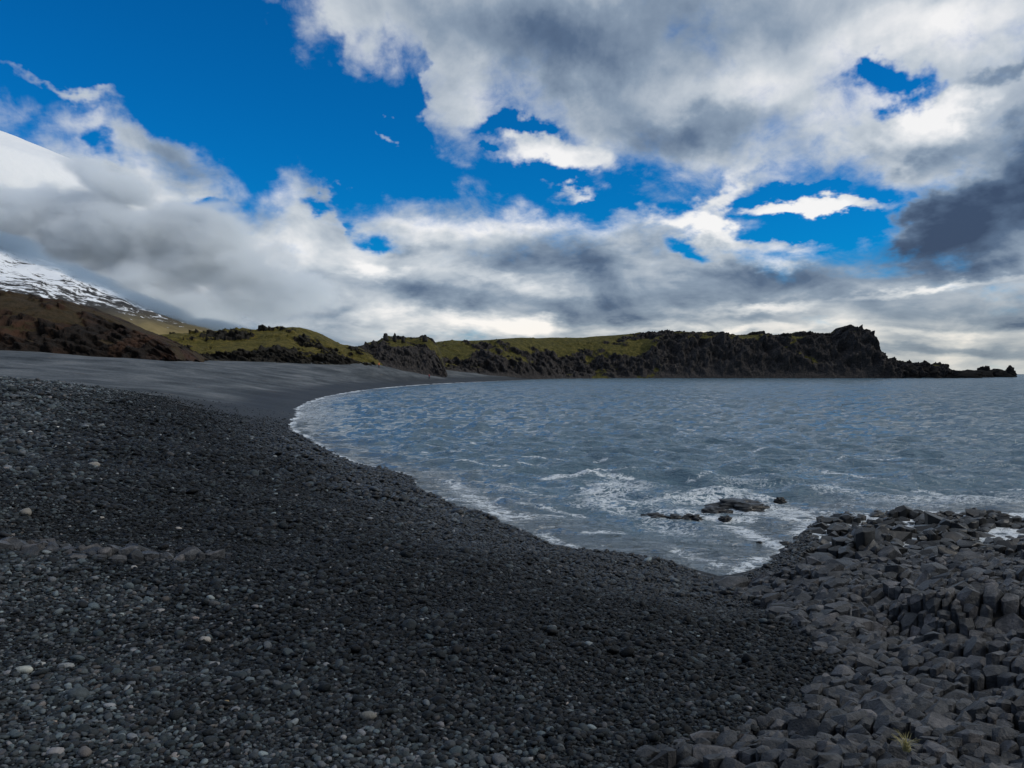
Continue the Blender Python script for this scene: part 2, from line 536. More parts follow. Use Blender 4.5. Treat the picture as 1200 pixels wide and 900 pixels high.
def mat_rock(name, c0, c1, c2, scale=3.0, rough=0.58, bump=0.5, bd=0.05, spec=0.2):
    m, t = new_mat(name)
    g = t.n('ShaderNodeNewGeometry').outputs['Position']
    rnd = t.n('ShaderNodeNewGeometry').outputs['Random Per Island']
    n = t.noise(g, scale, 7, 0.65)
    n2 = t.noise(g, scale * 6, 6, 0.7)
    f = t.m('ADD', t.m('MULTIPLY', n, 0.65), t.m('MULTIPLY', n2, 0.35))
    col = t.ramp(f, [(0.32, c0), (0.5, c1), (0.68, c2)])
    col = t.mix(1.0, col, t.ramp(rnd, [(0, (0.50, 0.55, 0.60)), (0.5, (0.95, 0.98, 1)), (0.85, (1.25, 1.23, 1.22)), (1, (1.6, 1.48, 1.42))]), 'MULTIPLY')
    h = t.m('ADD', t.noise(g, scale * 2.0, 6, 0.7), t.m('MULTIPLY', t.noise(g, scale * 11, 4, 0.7), 0.35))
    finish(t, col, t.m('ADD', rough, t.m('MULTIPLY', t.m('SUBTRACT', n2, 0.5), 0.3)), t.bump(h, bump, bd), spec)
    return m


M_BEACH = mat_beach()
M_PEB = mat_pebble('beach_pebbles', 'INSTANCER')
M_STONE = mat_pebble('single_stone', 'OBJECT')
M_ROCK = mat_rock('dark_basalt', (0.010, 0.011, 0.012), (0.042, 0.043, 0.046), (0.135, 0.133, 0.135), rough=0.44, bump=1.0, spec=0.3)
M_BED = mat_rock('bed_shade_in_cracks', (0.003, 0.003, 0.003), (0.006, 0.006, 0.006), (0.010, 0.010, 0.010), spec=0.1)  # near-black bedrock colour paints the shade in the gaps between blocks
M_WETROCK = mat_rock('wet_basalt', (0.006, 0.007, 0.007), (0.013, 0.013, 0.013), (0.030, 0.028, 0.026), rough=0.36, spec=0.4)


# ------------------------------------------------------------------ beach sheet
def spaced(stops):
    out = []
    for (a, b, st) in stops:
        out.append(np.arange(a, b, st))
    out.append([stops[-1][1]])
    return np.concatenate(out)


xs = spaced([(-900, -300, 40), (-300, -120, 10), (-120, -50, 2.5), (-50, -14, 0.7), (-14, 8, 0.14), (8, 30, 0.8), (30, 92, 5)])
ys = spaced([(-40, 0, 5), (0, 4, 0.8), (4, 26, 0.14), (26, 60, 0.5), (60, 160, 2), (160, 400, 5), (400, 700, 30)])
BX, BY = np.meshgrid(xs, ys)
BS = shore(BX, BY)
BZ = beach_z(BX, BY, BS)
osd = out_sd(BX, BY)
BZ = np.where((osd > 0.05) | ((BX > 14) & (BY > 8)), np.minimum(BZ, out_z(BX, BY) - 0.35), BZ)
sand = np.clip(sst(24, 125, BY + 0.55 * BX + 8 * fbm(BX / 9, BY / 9, 3, 3)) + sst(0, -26, BX + 24 - 0.1 * BY) * sst(60, 95, BY), 0, 1)
bank = np.exp(-((BX + 40) / 20) ** 2 - ((BY - 46) / 20) ** 2)
sand = np.clip(sand * (1 - 0.75 * bank), 0, 1)
beach = tag(link('beach', grid_mesh('beach', BX, BY, BZ, {'shore_distance': BS, 'sand': sand}, keep=(BS > -25)), M_BEACH), kind='structure')


# ------------------------------------------------------------------ sea
def mat_sea():
    m, t = new_mat('sea_water')
    g = t.n('ShaderNodeNewGeometry').outputs['Position']
    far = t.attr('far')
    foam_a = t.attr('foam')
    dep = t.attr('offshore')
    mp = t.n('ShaderNodeMapping', {'Vector': g, 'Scale': (0.45, 1.1, 1.0)}).outputs[0]
    w1 = t.noise(mp, 1.3, 5, 0.62, 0.3)
    w2 = t.noise(mp, 4.5, 4, 0.6, 0.2)
    w3 = t.noise(t.n('ShaderNodeMapping', {'Vector': g, 'Scale': (0.10, 0.30, 1.0)}).outputs[0], 1.0, 5, 0.65)
    near = t.m('SUBTRACT', 1.0, far)
    h = t.m('ADD', t.m('MULTIPLY', w1, 1.0), t.m('MULTIPLY', w2, t.m('ADD', 0.12, t.m('MULTIPLY', near, 0.16))))
    h = t.m('ADD', h, t.m('MULTIPLY', w3, t.m('MULTIPLY', far, 2.2)))
    nor = t.bump(h, 1.0, 0.46)
    base = t.mix(t.mr(dep, 0.0, 6.0), (0.095, 0.116, 0.128, 1), (0.082, 0.142, 0.185, 1))
    # foam: torn white lace
    wv = t.n('ShaderNodeVectorMath', {0: g, 1: t.n('ShaderNodeVectorMath', {0: t.noise(g, 1.3, 3, 0.6, out=1), 'Scale': 1.1}, operation='SCALE').outputs[0]}, operation='ADD').outputs[0]
    r1 = t.noise(t.n('ShaderNodeMapping', {'Vector': wv, 'Scale': (0.7, 1.3, 1.0)}).outputs[0], 2.8, 6, 0.62)
    lace = t.m('SUBTRACT', 1.0, t.m('ABSOLUTE', t.m('MULTIPLY', t.m('SUBTRACT', r1, 0.5), 6.5)))
    r2 = t.noise(wv, 5.5, 5, 0.7)
    lace = t.m('ADD', t.m('MULTIPLY', lace, 0.75), t.m('MULTIPLY', t.m('SUBTRACT', r2, 0.5), 1.2))
    fm = t.mr(t.m('ADD', lace, t.m('MULTIPLY', t.m('SUBTRACT', foam_a, 1.0), 1.25)), -0.05, 0.50)
    fm = t.m('MULTIPLY', fm, t.mr(t.m('ADD', t.noise(g, 0.9, 4, 0.6), t.m('MULTIPLY', foam_a, 0.35)), 0.52, 0.74, 0.10, 1.0))
    fm = t.m('MULTIPLY', fm, t.mr(foam_a, 0.02, 0.15))
    col = t.mix(fm, base, (0.72, 0.76, 0.78, 1))
    rough = t.m('ADD', t.m('ADD', 0.035, t.m('MULTIPLY', far, 0.20)), t.m('MULTIPLY', fm, 0.6))
    b = finish(t, col, rough, nor, 0.5)
    b.inputs['IOR'].default_value = 1.333
    return m


th = np.linspace(R(-62), R(84), 640)
rr = np.concatenate([np.arange(15, 60, 0.13), 60 * np.exp(np.arange(0, 1.9, 0.0075)), np.geomspace(405, 50000, 40)])
TH, RR = np.meshgrid(th, rr)
SX, SY = RR * np.sin(TH), RR * np.cos(TH)
SS = -shore(SX, SY)
shal = sst(-0.3, 7, SS)
sz = np.zeros_like(SX)
for i in range(26):                       # wind sea running in from the open end of the bay
    lam = rng.uniform(0.7, 4.5)
    a = R(250) + rng.normal(0, 0.55)
    k = 2 * math.pi / lam
    ph = k * (SX * math.cos(a) + SY * math.sin(a)) + rng.uniform(0, 6.28) + 1.6 * fbm(SX / 9, SY / 9, i * 3.1, 2)
    am = 0.0180 * lam ** 0.6
    res = sst(lam * 1.0, lam * 2.2, 4 * lam) * np.clip(1.4 - RR * 0.24 / (lam * 45), 0, 1)
    sz += am * (1 - 2 * np.abs(np.sin(ph / 2)) ** 0.8 + 0.25) * res
sz += 0.10 * fbm(SX / 2.4, SY / 1.5, 0.4, 3) * np.clip(1.5 - RR / 110, 0, 1)
sz *= 0.25 + 0.75 * shal


def ridge_at(x, y, pts, wd):
    return np.exp(-(seg_dist(x, y, np.array(pts, float)) / wd) ** 2)


def wp(px, py):
    yy = H * F / (py - HY)
    return ((px - CX) / F * yy, yy)


brk = ridge_at(SX, SY, [wp(690, 557), wp(712, 553), wp(735, 556)], 0.55)
swell = ridge_at(SX, SY, [wp(640, 549), wp(712, 552), wp(800, 556)], 1.5)
swell2 = ridge_at(SX, SY, [wp(800, 551), wp(870, 553), wp(960, 566)], 1.3)
swell3 = ridge_at(SX, SY, [wp(1010, 566), wp(1110, 560), wp(1260, 563)], 1.2)
sz += (0.34 * brk * (0.6 + 0.9 * np.abs(fbm(SX * 3, SY * 3, 2, 2))) + 0.22 * swell + 0.30 * swell2 + 0.22 * swell3) * sst(2, 5, SS)
sz += -0.02
foam = np.zeros_like(SX)
turb = np.exp(-(((SX - 7.5) / 12.5) ** 2 + ((SY - 30) / 10) ** 2)) * (0.52 + 0.9 * fbm(SX / 3.2, SY / 3.2, 9, 2))
foam = np.maximum(foam, np.clip(turb * 1.2, 0, 0.8))
foam = np.maximum(foam, 0.75 * np.exp(-(((SX - 17) / 8) ** 2 + ((SY - 31) / 2.6) ** 2)))
foam = np.maximum(foam, brk * (0.85 + 0.9 * fbm(SX * 1.3, SY * 1.3, 6, 2)))
for pts, wd, am in (([wp(530, 563), wp(545, 575), wp(585, 597), wp(600, 608)], 0.8, 0.80), ([wp(515, 560), wp(545, 566)], 0.7, 0.7),
                    ([wp(635, 623), wp(652, 632), wp(672, 640)], 0.45, 0.8), ([wp(570, 566), wp(640, 578)], 0.5, 0.7),
                    ([wp(650, 576), wp(700, 572), wp(735, 574)], 0.8, 0.8), ([wp(640, 560), wp(690, 557), wp(740, 560)], 0.5, 0.9),
                    ([wp(745, 585), wp(800, 580), wp(900, 580), wp(910, 600)], 1.2, 0.78), ([wp(700, 648), wp(755, 649)], 0.35, 0.8),
                    ([wp(790, 643), wp(810, 650), wp(845, 660)], 0.45, 0.75), ([wp(850, 612), wp(880, 625), wp(920, 640)], 0.6, 0.9),
                    ([wp(690, 622), wp(725, 622)], 0.45, 0.8), ([wp(800, 600), wp(850, 606), wp(880, 606)], 0.5, 0.9),
                    ([wp(930, 640), wp(890, 655), wp(860, 668)], 0.4, 0.85), ([wp(960, 607), wp(940, 625)], 0.7, 0.9)):
    foam = np.maximum(foam, am * ridge_at(SX, SY, pts, wd))
rs = np.random.default_rng(77)
for i in range(80):                       # torn streaks of foam and small white crests drifting over the near bay
    x0, y0 = rs.uniform(-7, 22), 22 + 34 * rs.random() ** 1.5
    if x0 < -0.28 * (y0 - 22) - 1:
        continue
    ln, a = rs.uniform(0.8, 3.4), rs.normal(-0.15, 0.35)
    seg = [(x0 + ln * (q - 0.5) * math.cos(a), y0 + ln * (q - 0.5) * math.sin(a) + 0.25 * math.sin(5 * q + i)) for q in np.linspace(0, 1, 5)]
    bb = (np.abs(SX - x0) < ln + 2) & (np.abs(SY - y0) < ln + 2)
    foam[bb] = np.maximum(foam[bb], rs.uniform(0.6, 0.95) * ridge_at(SX[bb], SY[bb], seg, rs.uniform(0.18, 0.42)))
wash = np.exp(-(np.maximum(SS - 0.1, 0) / (0.40 + 0.009 * SY)) ** 2) * sst(31, 38, SY) * sst(-0.6, 0.0, SS)
foam = np.maximum(foam, 1.3 * wash * (0.8 + 0.9 * fbm(SX / 2.2, SY / 3.0, 5.5, 3)) * sst(330, 260, SY))
foam = np.maximum(foam, 0.66 * np.exp(-(np.maximum(SS - 1, 0) / 9) ** 2) * sst(60, 80, SY) * sst(190, 130, SY))
foam = np.maximum(foam, 0.9 * np.exp(-(np.maximum(SS, 0) / 0.5) ** 2) * sst(7, 9, SX) * sst(40, 30, SY))
foam = np.maximum(foam, 0.52 * sst(0.12, 0.5, fbm(SX / 9, SY / 4, 4.4, 3)) * sst(120, 34, SY))
far = sst(40, 260, RR)
sea = tag(link('sea', grid_mesh('sea', SX, SY, sz, {'far': far, 'foam': foam, 'offshore': SS}, keep=(SS > -9)), mat_sea()), kind='structure')


# ------------------------------------------------------------------ ridges: hills and headland
def mat_land(name, rock, grass, dirt=None, gscale=0.25):
    m, t = new_mat(name)
    geo = t.n('ShaderNodeNewGeometry')
    g = geo.outputs['Position']
    ga = t.attr('grass')
    nz = t.sep(geo.outputs['Normal'])[2]
    n = t.noise(g, gscale, 7, 0.65)
    n2 = t.noise(g, gscale * 6, 6, 0.7)
    f = t.m('ADD', ga, t.m('ADD', t.m('MULTIPLY', t.m('SUBTRACT', n, 0.5), 0.9), t.m('MULTIPLY', t.m('SUBTRACT', n2, 0.5), 0.9)))
    f = t.m('ADD', f, t.m('MULTIPLY', t.m('SUBTRACT', nz, 0.55), 0.9))
    gm = t.mr(f, 0.35, 0.7)
    rc = t.ramp(n2, [(0.3, rock[0]), (0.5, rock[1]), (0.72, rock[2])])
    if dirt:
        st = t.n('ShaderNodeMapping', {'Vector': g, 'Scale': (0.16, 0.03, 0.03), 'Rotation': (0, R(30), 0)}).outputs[0]
        rc = t.mix(t.mr(t.noise(st, 1.0, 5, 0.6), 0.46, 0.66), rc, dirt)
    gc = t.ramp(t.noise(g, gscale * 2.2, 6, 0.7), [(0.3, grass[0]), (0.5, grass[1]), (0.7, grass[2])])
    col = t.mix(gm, rc, gc)
    finish(t, col, 0.9, t.bump(t.m('ADD', n2, t.noise(g, gscale * 3, 6, 0.7)), 0.8, 0.9), 0.15)
    return m


def ridge(name, cols, mat, nu=400, nv=70, crag=1.6, cscale=7.0, seed=0.0, back=1.5, parent=None, kind='structure', edge=0.35, cshare=0.22):
    """cols: px, py of the skyline, base distance, base py, depth of the slope, cliff share of the height, grass"""
    c = np.array(cols, float)
    u = np.linspace(c[0, 0], c[-1, 0], nu)
    ip = lambda k: np.interp(u, c[:, 0], c[:, k])
    top, yb, pb, w, cl, gr = (ip(k)[:, None] for k in range(1, 7))
    ub = u[:, None]
    v = np.linspace(0, 1, nv)[None, :]
    tf = np.clip(v / 0.72, 0, 1)
    tb = np.clip((v - 0.72) / 0.28, 0, 1)
    kn = 0.45
    ks = cshare
    a = np.where(tf < kn, ks * tf / kn, ks + (1 - ks) * (tf - kn) / (1 - kn))
    tt = np.clip((tf - kn) / (1 - kn), 0, 1)
    h = np.where(tf < kn, cl * tf / kn, cl + (1 - cl) * (1 - (1 - tt) ** 1.6))
    Yt = yb + w
    X = (ub - CX) / F * (yb + w * 0.8) * np.ones_like(v)
    zb = np.maximum(beach_z(X[:, :1], yb, fine=False), -1.0) - 0.6
    zt = H - (top - HY) / F * Yt
    Y = yb + w * a + w * back * tb
    Z = zb + (zt - zb) * h - (zt - zb) * 0.9 * tb ** 1.5
    k = cscale
    r3 = fbm(X / (k * 2.0), Y / (k * 2.0), Z / (k * 1.4) + seed, 4, 0.6)
    # grass lies on the gentler, higher ground; lava breaks through in clumps
    gatt = gr - 1.15 * (1 - sst(cl - 0.25, cl + 0.35, h)) + 2.3 * r3 + 0.25 * sst(0.9, 1, tf)
    rockiness = 0.16 + 0.84 * sst(0.75, 0.25, gatt)
    env = sst(0.0, 0.22, tf) * (1 - (1 - edge) * sst(0.88, 1.0, tf) * (1 - tb))
    r1 = ridged(X / k, Y / k + seed, Z / k, 5, 0.58) - 0.45
    r2 = fbm(X / (k * 0.4) + seed, Y / (k * 0.4), Z / (k * 0.4), 4, 0.6)
    r4 = fbm(X / (k * 3.5), Y / (k * 3.5), Z / (k * 3.5) - seed, 2)
    dsp = ((r1 * 1.5 + r2 * 1.3 + 0.35) * rockiness + r4 * 2.0) * crag * env
    Y2 = Y - dsp * 1.3
    Z2 = Z + dsp * 0.6
    Z2 = np.where(v < 1e-6, zb - 2.0, Z2)
    me = grid_mesh(name, X, Y2, Z2, {'grass': gatt})
    me.flip_normals()
    o = link(name, me, mat, parent)
    if kind:
        o['kind'] = kind
    return o


M_HEAD = mat_land('headland_rock_and_grass', [(0.016, 0.016, 0.018), (0.048, 0.045, 0.045), (0.115, 0.096, 0.084)],
                  [(0.034, 0.034, 0.011), (0.085, 0.078, 0.020), (0.165, 0.130, 0.040)])
M_HILLG = mat_land('grassy_lava_hill', [(0.012, 0.013, 0.012), (0.030, 0.028, 0.024), (0.055, 0.048, 0.036)],
                   [(0.036, 0.035, 0.010), (0.105, 0.090, 0.020), (0.20, 0.150, 0.042)])
M_HILLB = mat_land('brown_scree_hill', [(0.010, 0.010, 0.010), (0.022, 0.018, 0.016), (0.045, 0.032, 0.025)],
                   [(0.030, 0.026, 0.012), (0.060, 0.042, 0.022), (0.080, 0.055, 0.030)], dirt=(0.088, 0.046, 0.029, 1))

headland = ridge('headland', [
    (500, 406, 300, 437, 60, 0.30, 0.9), (512, 402, 302, 437, 60, 0.30, 1.0), (540, 400, 306, 438, 60, 0.32, 0.95), (575, 398, 312, 440, 55, 0.42, 0.85),
    (610, 396, 326, 441, 50, 0.48, 0.85), (650, 396, 344, 442.5, 48, 0.5, 0.85), (685, 396, 352, 443, 48, 0.42, 1.0), (715, 393, 356, 443.2, 46, 0.45, 1.0),
    (745, 391, 358, 443.4, 42, 0.5, 0.9), (765, 390, 360, 443.4, 36, 0.75, 0.5), (800, 389, 360, 443.4, 32, 0.85, 0.35), (835, 389, 360, 443.4, 32, 0.85, 0.35),
    (870, 393, 360, 443.4, 30, 0.85, 0.3), (893, 390.5, 360, 443.4, 30, 0.85, 0.35), (905, 393.5, 360, 443.4, 30, 0.85, 0.3), (935, 391, 360, 443.4, 28, 0.85, 0.4),
    (955, 391.5, 360, 443.4, 28, 0.8, 0.4), (968, 393.5, 360, 443.4, 26, 0.85, 0.3), (978, 391.5, 360, 443.4, 24, 0.85, 0.3), (984, 385, 360, 443.4, 20, 0.9, 0.3), (995, 382, 360, 443.3, 18, 0.9, 0.4),
    (1003, 387, 361, 443.3, 18, 0.9, 0.1), (1010, 384, 361, 443.3, 16, 0.92, 0.0), (1016, 386, 361, 443.2, 14, 0.92, 0.0), (1019, 398, 361, 443.2, 14, 0.9, 0), (1023, 411, 362, 443.1, 14, 0.85, 0),
    (1030, 414, 362, 443, 14, 0.8, 0), (1034, 420, 362, 443, 12, 0.8, 0), (1050, 422, 364, 442.8, 12, 0.7, 0), (1075, 425, 366, 442.5, 10, 0.7, 0), (1095, 427, 368, 442, 9, 0.7, 0), (1108, 434, 370, 441.5, 6, 0.7, 0), (1114, 440, 370, 441, 4, 0.7, 0)],
    M_HEAD, nu=1000, nv=100, crag=1.7, cscale=9.0, seed=3.0, cshare=0.34)

knoll = ridge('rocky_knoll', [
    (398, 418, 255, 424.5, 12, 0.4, 0.7), (410, 408, 255, 425, 26, 0.4, 0.6), (425, 404, 255, 425, 28, 0.5, 0.5), (433, 401, 255, 425, 30, 0.45, 0.5), (441, 401, 256, 425, 30, 0.30, 0.9), (452, 394, 257, 426, 30, 0.4, 0.8), (470, 395, 259, 428, 30, 0.45, 0.7),
    (485, 396, 263, 431, 28, 0.6, 0.6), (498, 394.5, 266, 434, 26, 0.6, 0.55), (506, 398, 267, 435.5, 26, 0.6, 0.5), (511, 405, 268, 436, 24, 0.6, 0.5), (515, 416, 269, 436.5, 18, 0.6, 0.5), (520, 430, 270, 437, 10, 0.6, 0.4), (524, 442, 271, 437, 6, 0.6, 0.3)],
    M_HEAD, nu=340, nv=80, crag=0.85, cscale=5.0, seed=9.0, cshare=0.34)

green = ridge('green_hill', [
    (140, 412, 205, 420.5, 20, 0.5, 0.3), (165, 403, 205, 421, 50, 0.5, 0.5), (190, 398, 205, 421.5, 60, 0.4, 0.7), (225, 392, 206, 422, 60, 0.35, 0.75), (236, 391.5, 206, 422, 60, 0.3, 0.9), (272, 389, 208, 422.5, 62, 0.2, 1.0), (279, 386.5, 208, 422.5, 62, 0.2, 1.0), (286, 389, 208, 422.5, 62, 0.2, 1.0),
    (320, 388.5, 210, 423, 62, 0.25, 1.0), (347, 386, 212, 423, 60, 0.25, 1.0), (356, 388, 213, 423, 58, 0.3, 0.95), (368, 395, 214, 423.2, 54, 0.35, 0.85), (385, 402, 216, 423.5, 48, 0.4, 0.8), (412, 406, 222, 424, 44, 0.4, 0.6), (425, 414, 228, 424.5, 26, 0.4, 0.6), (437, 423, 234, 425, 12, 0.4, 0.5), (446, 434, 238, 426, 4, 0.4, 0.4)],
    M_HILLG, nu=520, nv=100, crag=1.6, cscale=6.0, seed=5.0)

brown = ridge('brown_hill', [
    (-420, 300, 118, 421, 60, 0.3, 0.2), (-200, 322, 124, 421, 60, 0.3, 0.2), (-60, 339, 134, 421, 55, 0.3, 0.2), (0, 345, 140, 421, 50, 0.3, 0.2), (35, 350, 144, 421, 48, 0.3, 0.2), (60, 355, 148, 421, 45, 0.3, 0.25), (95, 367, 153, 421.5, 38, 0.35, 0.25), (130, 381, 158, 422, 32, 0.4, 0.15),
    (160, 392, 162, 422, 26, 0.5, 0.1), (180, 401, 164, 422.5, 20, 0.6, 0.05), (198, 410, 166, 423, 12, 0.7, 0), (206, 422, 168, 424, 5, 0.7, 0)],
    M_HILLB, nu=520, nv=80, crag=1.3, cscale=6.0, seed=1.0)


def crag_mesh(name, w, d, h, seed, n=26, sharp=1.0, flat=0.0):
    """a standing rock: rings round a jagged core"""
    a = np.linspace(0, 2 * math.pi, n, endpoint=False)[None, :]
    k = max(8, int(n * 0.7))
    v = np.linspace(0, 1, k)[:, None]
    prof = (1 - v ** (1.6 + flat)) ** 0.6
    prof = np.where(v > 0.999, 0.02, prof)
    x, y, z = np.cos(a) * prof * w / 2, np.sin(a) * prof * d / 2, v * h * np.ones_like(a)
    sc = max(w, d, h)
    nn = ridged(x / sc * 2.5 + seed, y / sc * 2.5, z / sc * 2.5, 3, 0.6) - 0.5 + 0.8 * fbm(x / sc * 4, y / sc * 4 + seed, z / sc * 4, 3)
    f = 1 + 0.55 * sharp * nn
    x, y, z = x * f, y * f, z * (1 + 0.25 * sharp * nn)
    z = np.where(v < 1e-6, -0.25 * h, z)
    x = np.concatenate([x, x[:, :1]], 1)
    y = np.concatenate([y, y[:, :1]], 1)
    z = np.concatenate([z, z[:, :1]], 1)
    me = grid_mesh(name, x, y, z)
    bm = bmesh.new()
    bm.from_mesh(me)
    bmesh.ops.remove_doubles(bm, verts=bm.verts, dist=1e-5)
    bmesh.ops.holes_fill(bm, edges=[e for e in bm.edges if e.is_boundary], sides=0)
    bmesh.ops.recalc_face_normals(bm, faces=bm.faces)
    bm.to_mesh(me)
    bm.free()
    return me


M_CLIFF = mat_rock('far_lava_rock', (0.011, 0.011, 0.012), (0.023, 0.022, 0.021), (0.042, 0.036, 0.032), scale=0.5, bump=0.8, bd=0.5)
M_REEF = mat_rock('black_reef_rock', (0.006, 0.006, 0.007), (0.013, 0.013, 0.013), (0.024, 0.022, 0.020), scale=0.5, rough=0.85, bump=0.8, bd=0.5, spec=0.03)
for i, (px, pt, pb, wpx, Y) in enumerate([(452, 390, 398, 6, 277), (462.5, 390.5, 399, 4.5, 278), (472.5, 393, 400, 4.5, 279), (498, 392, 399, 6, 280), (438, 399, 406, 7, 272)]):
    x, y, z = P(px, pb, Y)
    o = link('pinnacle', crag_mesh('pinnacle', wpx / F * Y, wpx / F * Y, (pb - pt) / F * Y, i * 3.7, 14, 0.8, 2.0), M_CLIFF, knoll)
    o.location = (x, y, z)

spots = [  # px, py top, py base, width px, distance: the low rocks running out from the headland, each standing in the sea
    (1047, 415.5, 444, 13, 372), (1067, 420, 443, 14, 372), (1083, 422, 443, 13, 374), (1098, 423, 443, 17, 376), (1060, 425, 444, 30, 368), (1088, 428, 444, 34, 369)]
for i, (px, pt, pb, wpx, Y) in enumerate(spots):
    x, y, z = P(px, pb, Y)
    o = link('rock_tooth', crag_mesh('rock_tooth', wpx / F * Y, wpx / F * Y * 0.9, (442.5 - pt) / F * Y, 20 + i * 2.9, 22, 1.0, 0.6), M_REEF, headland)
    o.location = (x, y, -0.5)
for i, (px, pt, wpx, Y, lab) in enumerate([(1122, 433.2, 52, 372, 'long low dark skerry just off the end of the headland'),
                                           (1142, 434.0, 40, 392, 'flat dark rock between the long skerry and the highest offshore rock'),
                                           (1154, 428.6, 17, 396, 'highest dark offshore rock in the line beyond the headland'),
                                           (1169, 432.6, 30, 398, 'lumpy dark offshore rock beside the outermost one'),
                                           (1184, 429.0, 13, 402, 'outermost pointed dark rock at the end of the offshore line')]):
    x, y, z = P(px, pt, Y)
    o = link('offshore_rock', crag_mesh('offshore_rock', wpx / F * Y, wpx / F * Y * 0.7, z + 0.4, 40 + i * 5.3, 24, 1.0, 1.0), M_REEF)
    o.location = (x, Y, -0.4)
    tag(o, lab, 'rock', 'rocks in the sea off the headland')


# ------------------------------------------------------------------ mountain and glacier summit
def mat_mountain():
    m, t = new_mat('mountain_snow_and_heath')
    g = t.n('ShaderNodeNewGeometry').outputs['Position']
    z = t.sep(g)[2]
    st = t.n('ShaderNodeMapping', {'Vector': g, 'Rotation': (0, R(-24), R(12)), 'Scale': (0.007, 0.02, 0.045)}).outputs[0]
    n = t.noise(st, 1.0, 8, 0.68, 0.4)
    n2 = t.noise(g, 0.006, 6, 0.65)
    f = t.m('ADD', t.m('MULTIPLY', t.m('SUBTRACT', n, 0.5), 3.2), t.m('MULTIPLY', t.m('SUBTRACT', n2, 0.5), 1.0))
    f = t.m('ADD', f, t.mr(z, 80, 420, -0.80, 0.18, False))
    snow = t.mr(f, -0.12, 0.10)
    low = t.ramp(t.noise(g, 0.004, 6, 0.7), [(0.32, (0.11, 0.088, 0.042)), (0.5, (0.20, 0.158, 0.070)), (0.7, (0.30, 0.235, 0.11))])
    rk = t.ramp(n2, [(0.3, (0.030, 0.031, 0.034)), (0.7, (0.075, 0.072, 0.070))])
    land = t.mix(t.mr(z, 120, 300), low, rk)
    col = t.mix(snow, land, (0.80, 0.83, 0.87, 1))
    finish(t, col, 0.9, None, 0.1)
    return m


M_MTN = mat_mountain()
# the lower slope
un = np.linspace(0, 1, 260)[:, None]
vn = np.linspace(0, 1, 160)[None, :]
pxm = -520 + un * (300 + 520)
sky_y = np.interp(pxm, [-520, -200, 0, 40, 80, 130, 180, 215, 240, 258, 300], [90, 205, 283, 299, 315, 338, 360, 374, 381, 387, 396])
Ytop = 4200 + 0 * un
zt = H + (HY - sky_y) / F * Ytop
xt = (pxm - CX) / F * Ytop
Yv = 500 + (Ytop - 500) * vn * 1.0
hz = 9 + (zt - 9) * (0.20 * vn + 0.80 * vn ** 2.6)
bx = xt * np.ones_like(vn)
bx = bx * (0.35 + 0.65 * vn)
hz = hz + 46 * (ridged(bx / 420, Yv / 420, 0.7, 5, 0.5) - 0.55) * sst(0.15, 0.75, vn) * (1 - 0.75 * sst(0.92, 1, vn)) + 5 * fbm(bx / 90, Yv / 90, 3, 3) * sst(0.1, 0.4, vn)
Yb2 = np.concatenate([Yv * np.ones_like(un), Ytop + 900 * np.ones_like(un)], 1)
mx = np.concatenate([bx, bx[:, -1:] * 1.1], 1)
mz = np.concatenate([hz, hz[:, -1:] * 0.3], 1)
me = grid_mesh('mountain_slope', mx, Yb2, mz)
me.flip_normals()
mountain = tag(link('mountain', me, M_MTN), kind='structure')

ms, t = new_mat('glacier_snow')
g = t.n('ShaderNodeNewGeometry').outputs['Position']
finish(t, t.ramp(t.noise(g, 0.0016, 5, 0.6), [(0.3, (0.80, 0.83, 0.87)), (0.7, (0.90, 0.91, 0.92))]), 0.85, t.bump(t.noise(g, 0.004, 5, 0.6), 0.35, 60), 0.1)
pk = P(-110, 130, 9000)
a = np.linspace(0, 2 * math.pi, 140)[:, None]
rad = np.linspace(0, 1, 60)[None, :]
r_ = rad * 3600
prof = np.interp(rad * 3600, [0, 500, 1051, 1700, 2360, 2550, 2750, 3600], [1.0, 0.972, 0.917, 0.83, 0.724, 0.62, 0.05, 0.0])
gx, gy = pk[0] + np.cos(a) * r_, pk[1] + np.sin(a) * r_
gz = pk[2] * prof * np.ones_like(a) + 70 * fbm(gx / 1300, gy / 1300, 4, 4) * sst(0.05, 0.4, rad)
me = grid_mesh('glacier_summit', gx, gy, gz)
glacier = tag(link('glacier_summit', me, ms), kind='structure')


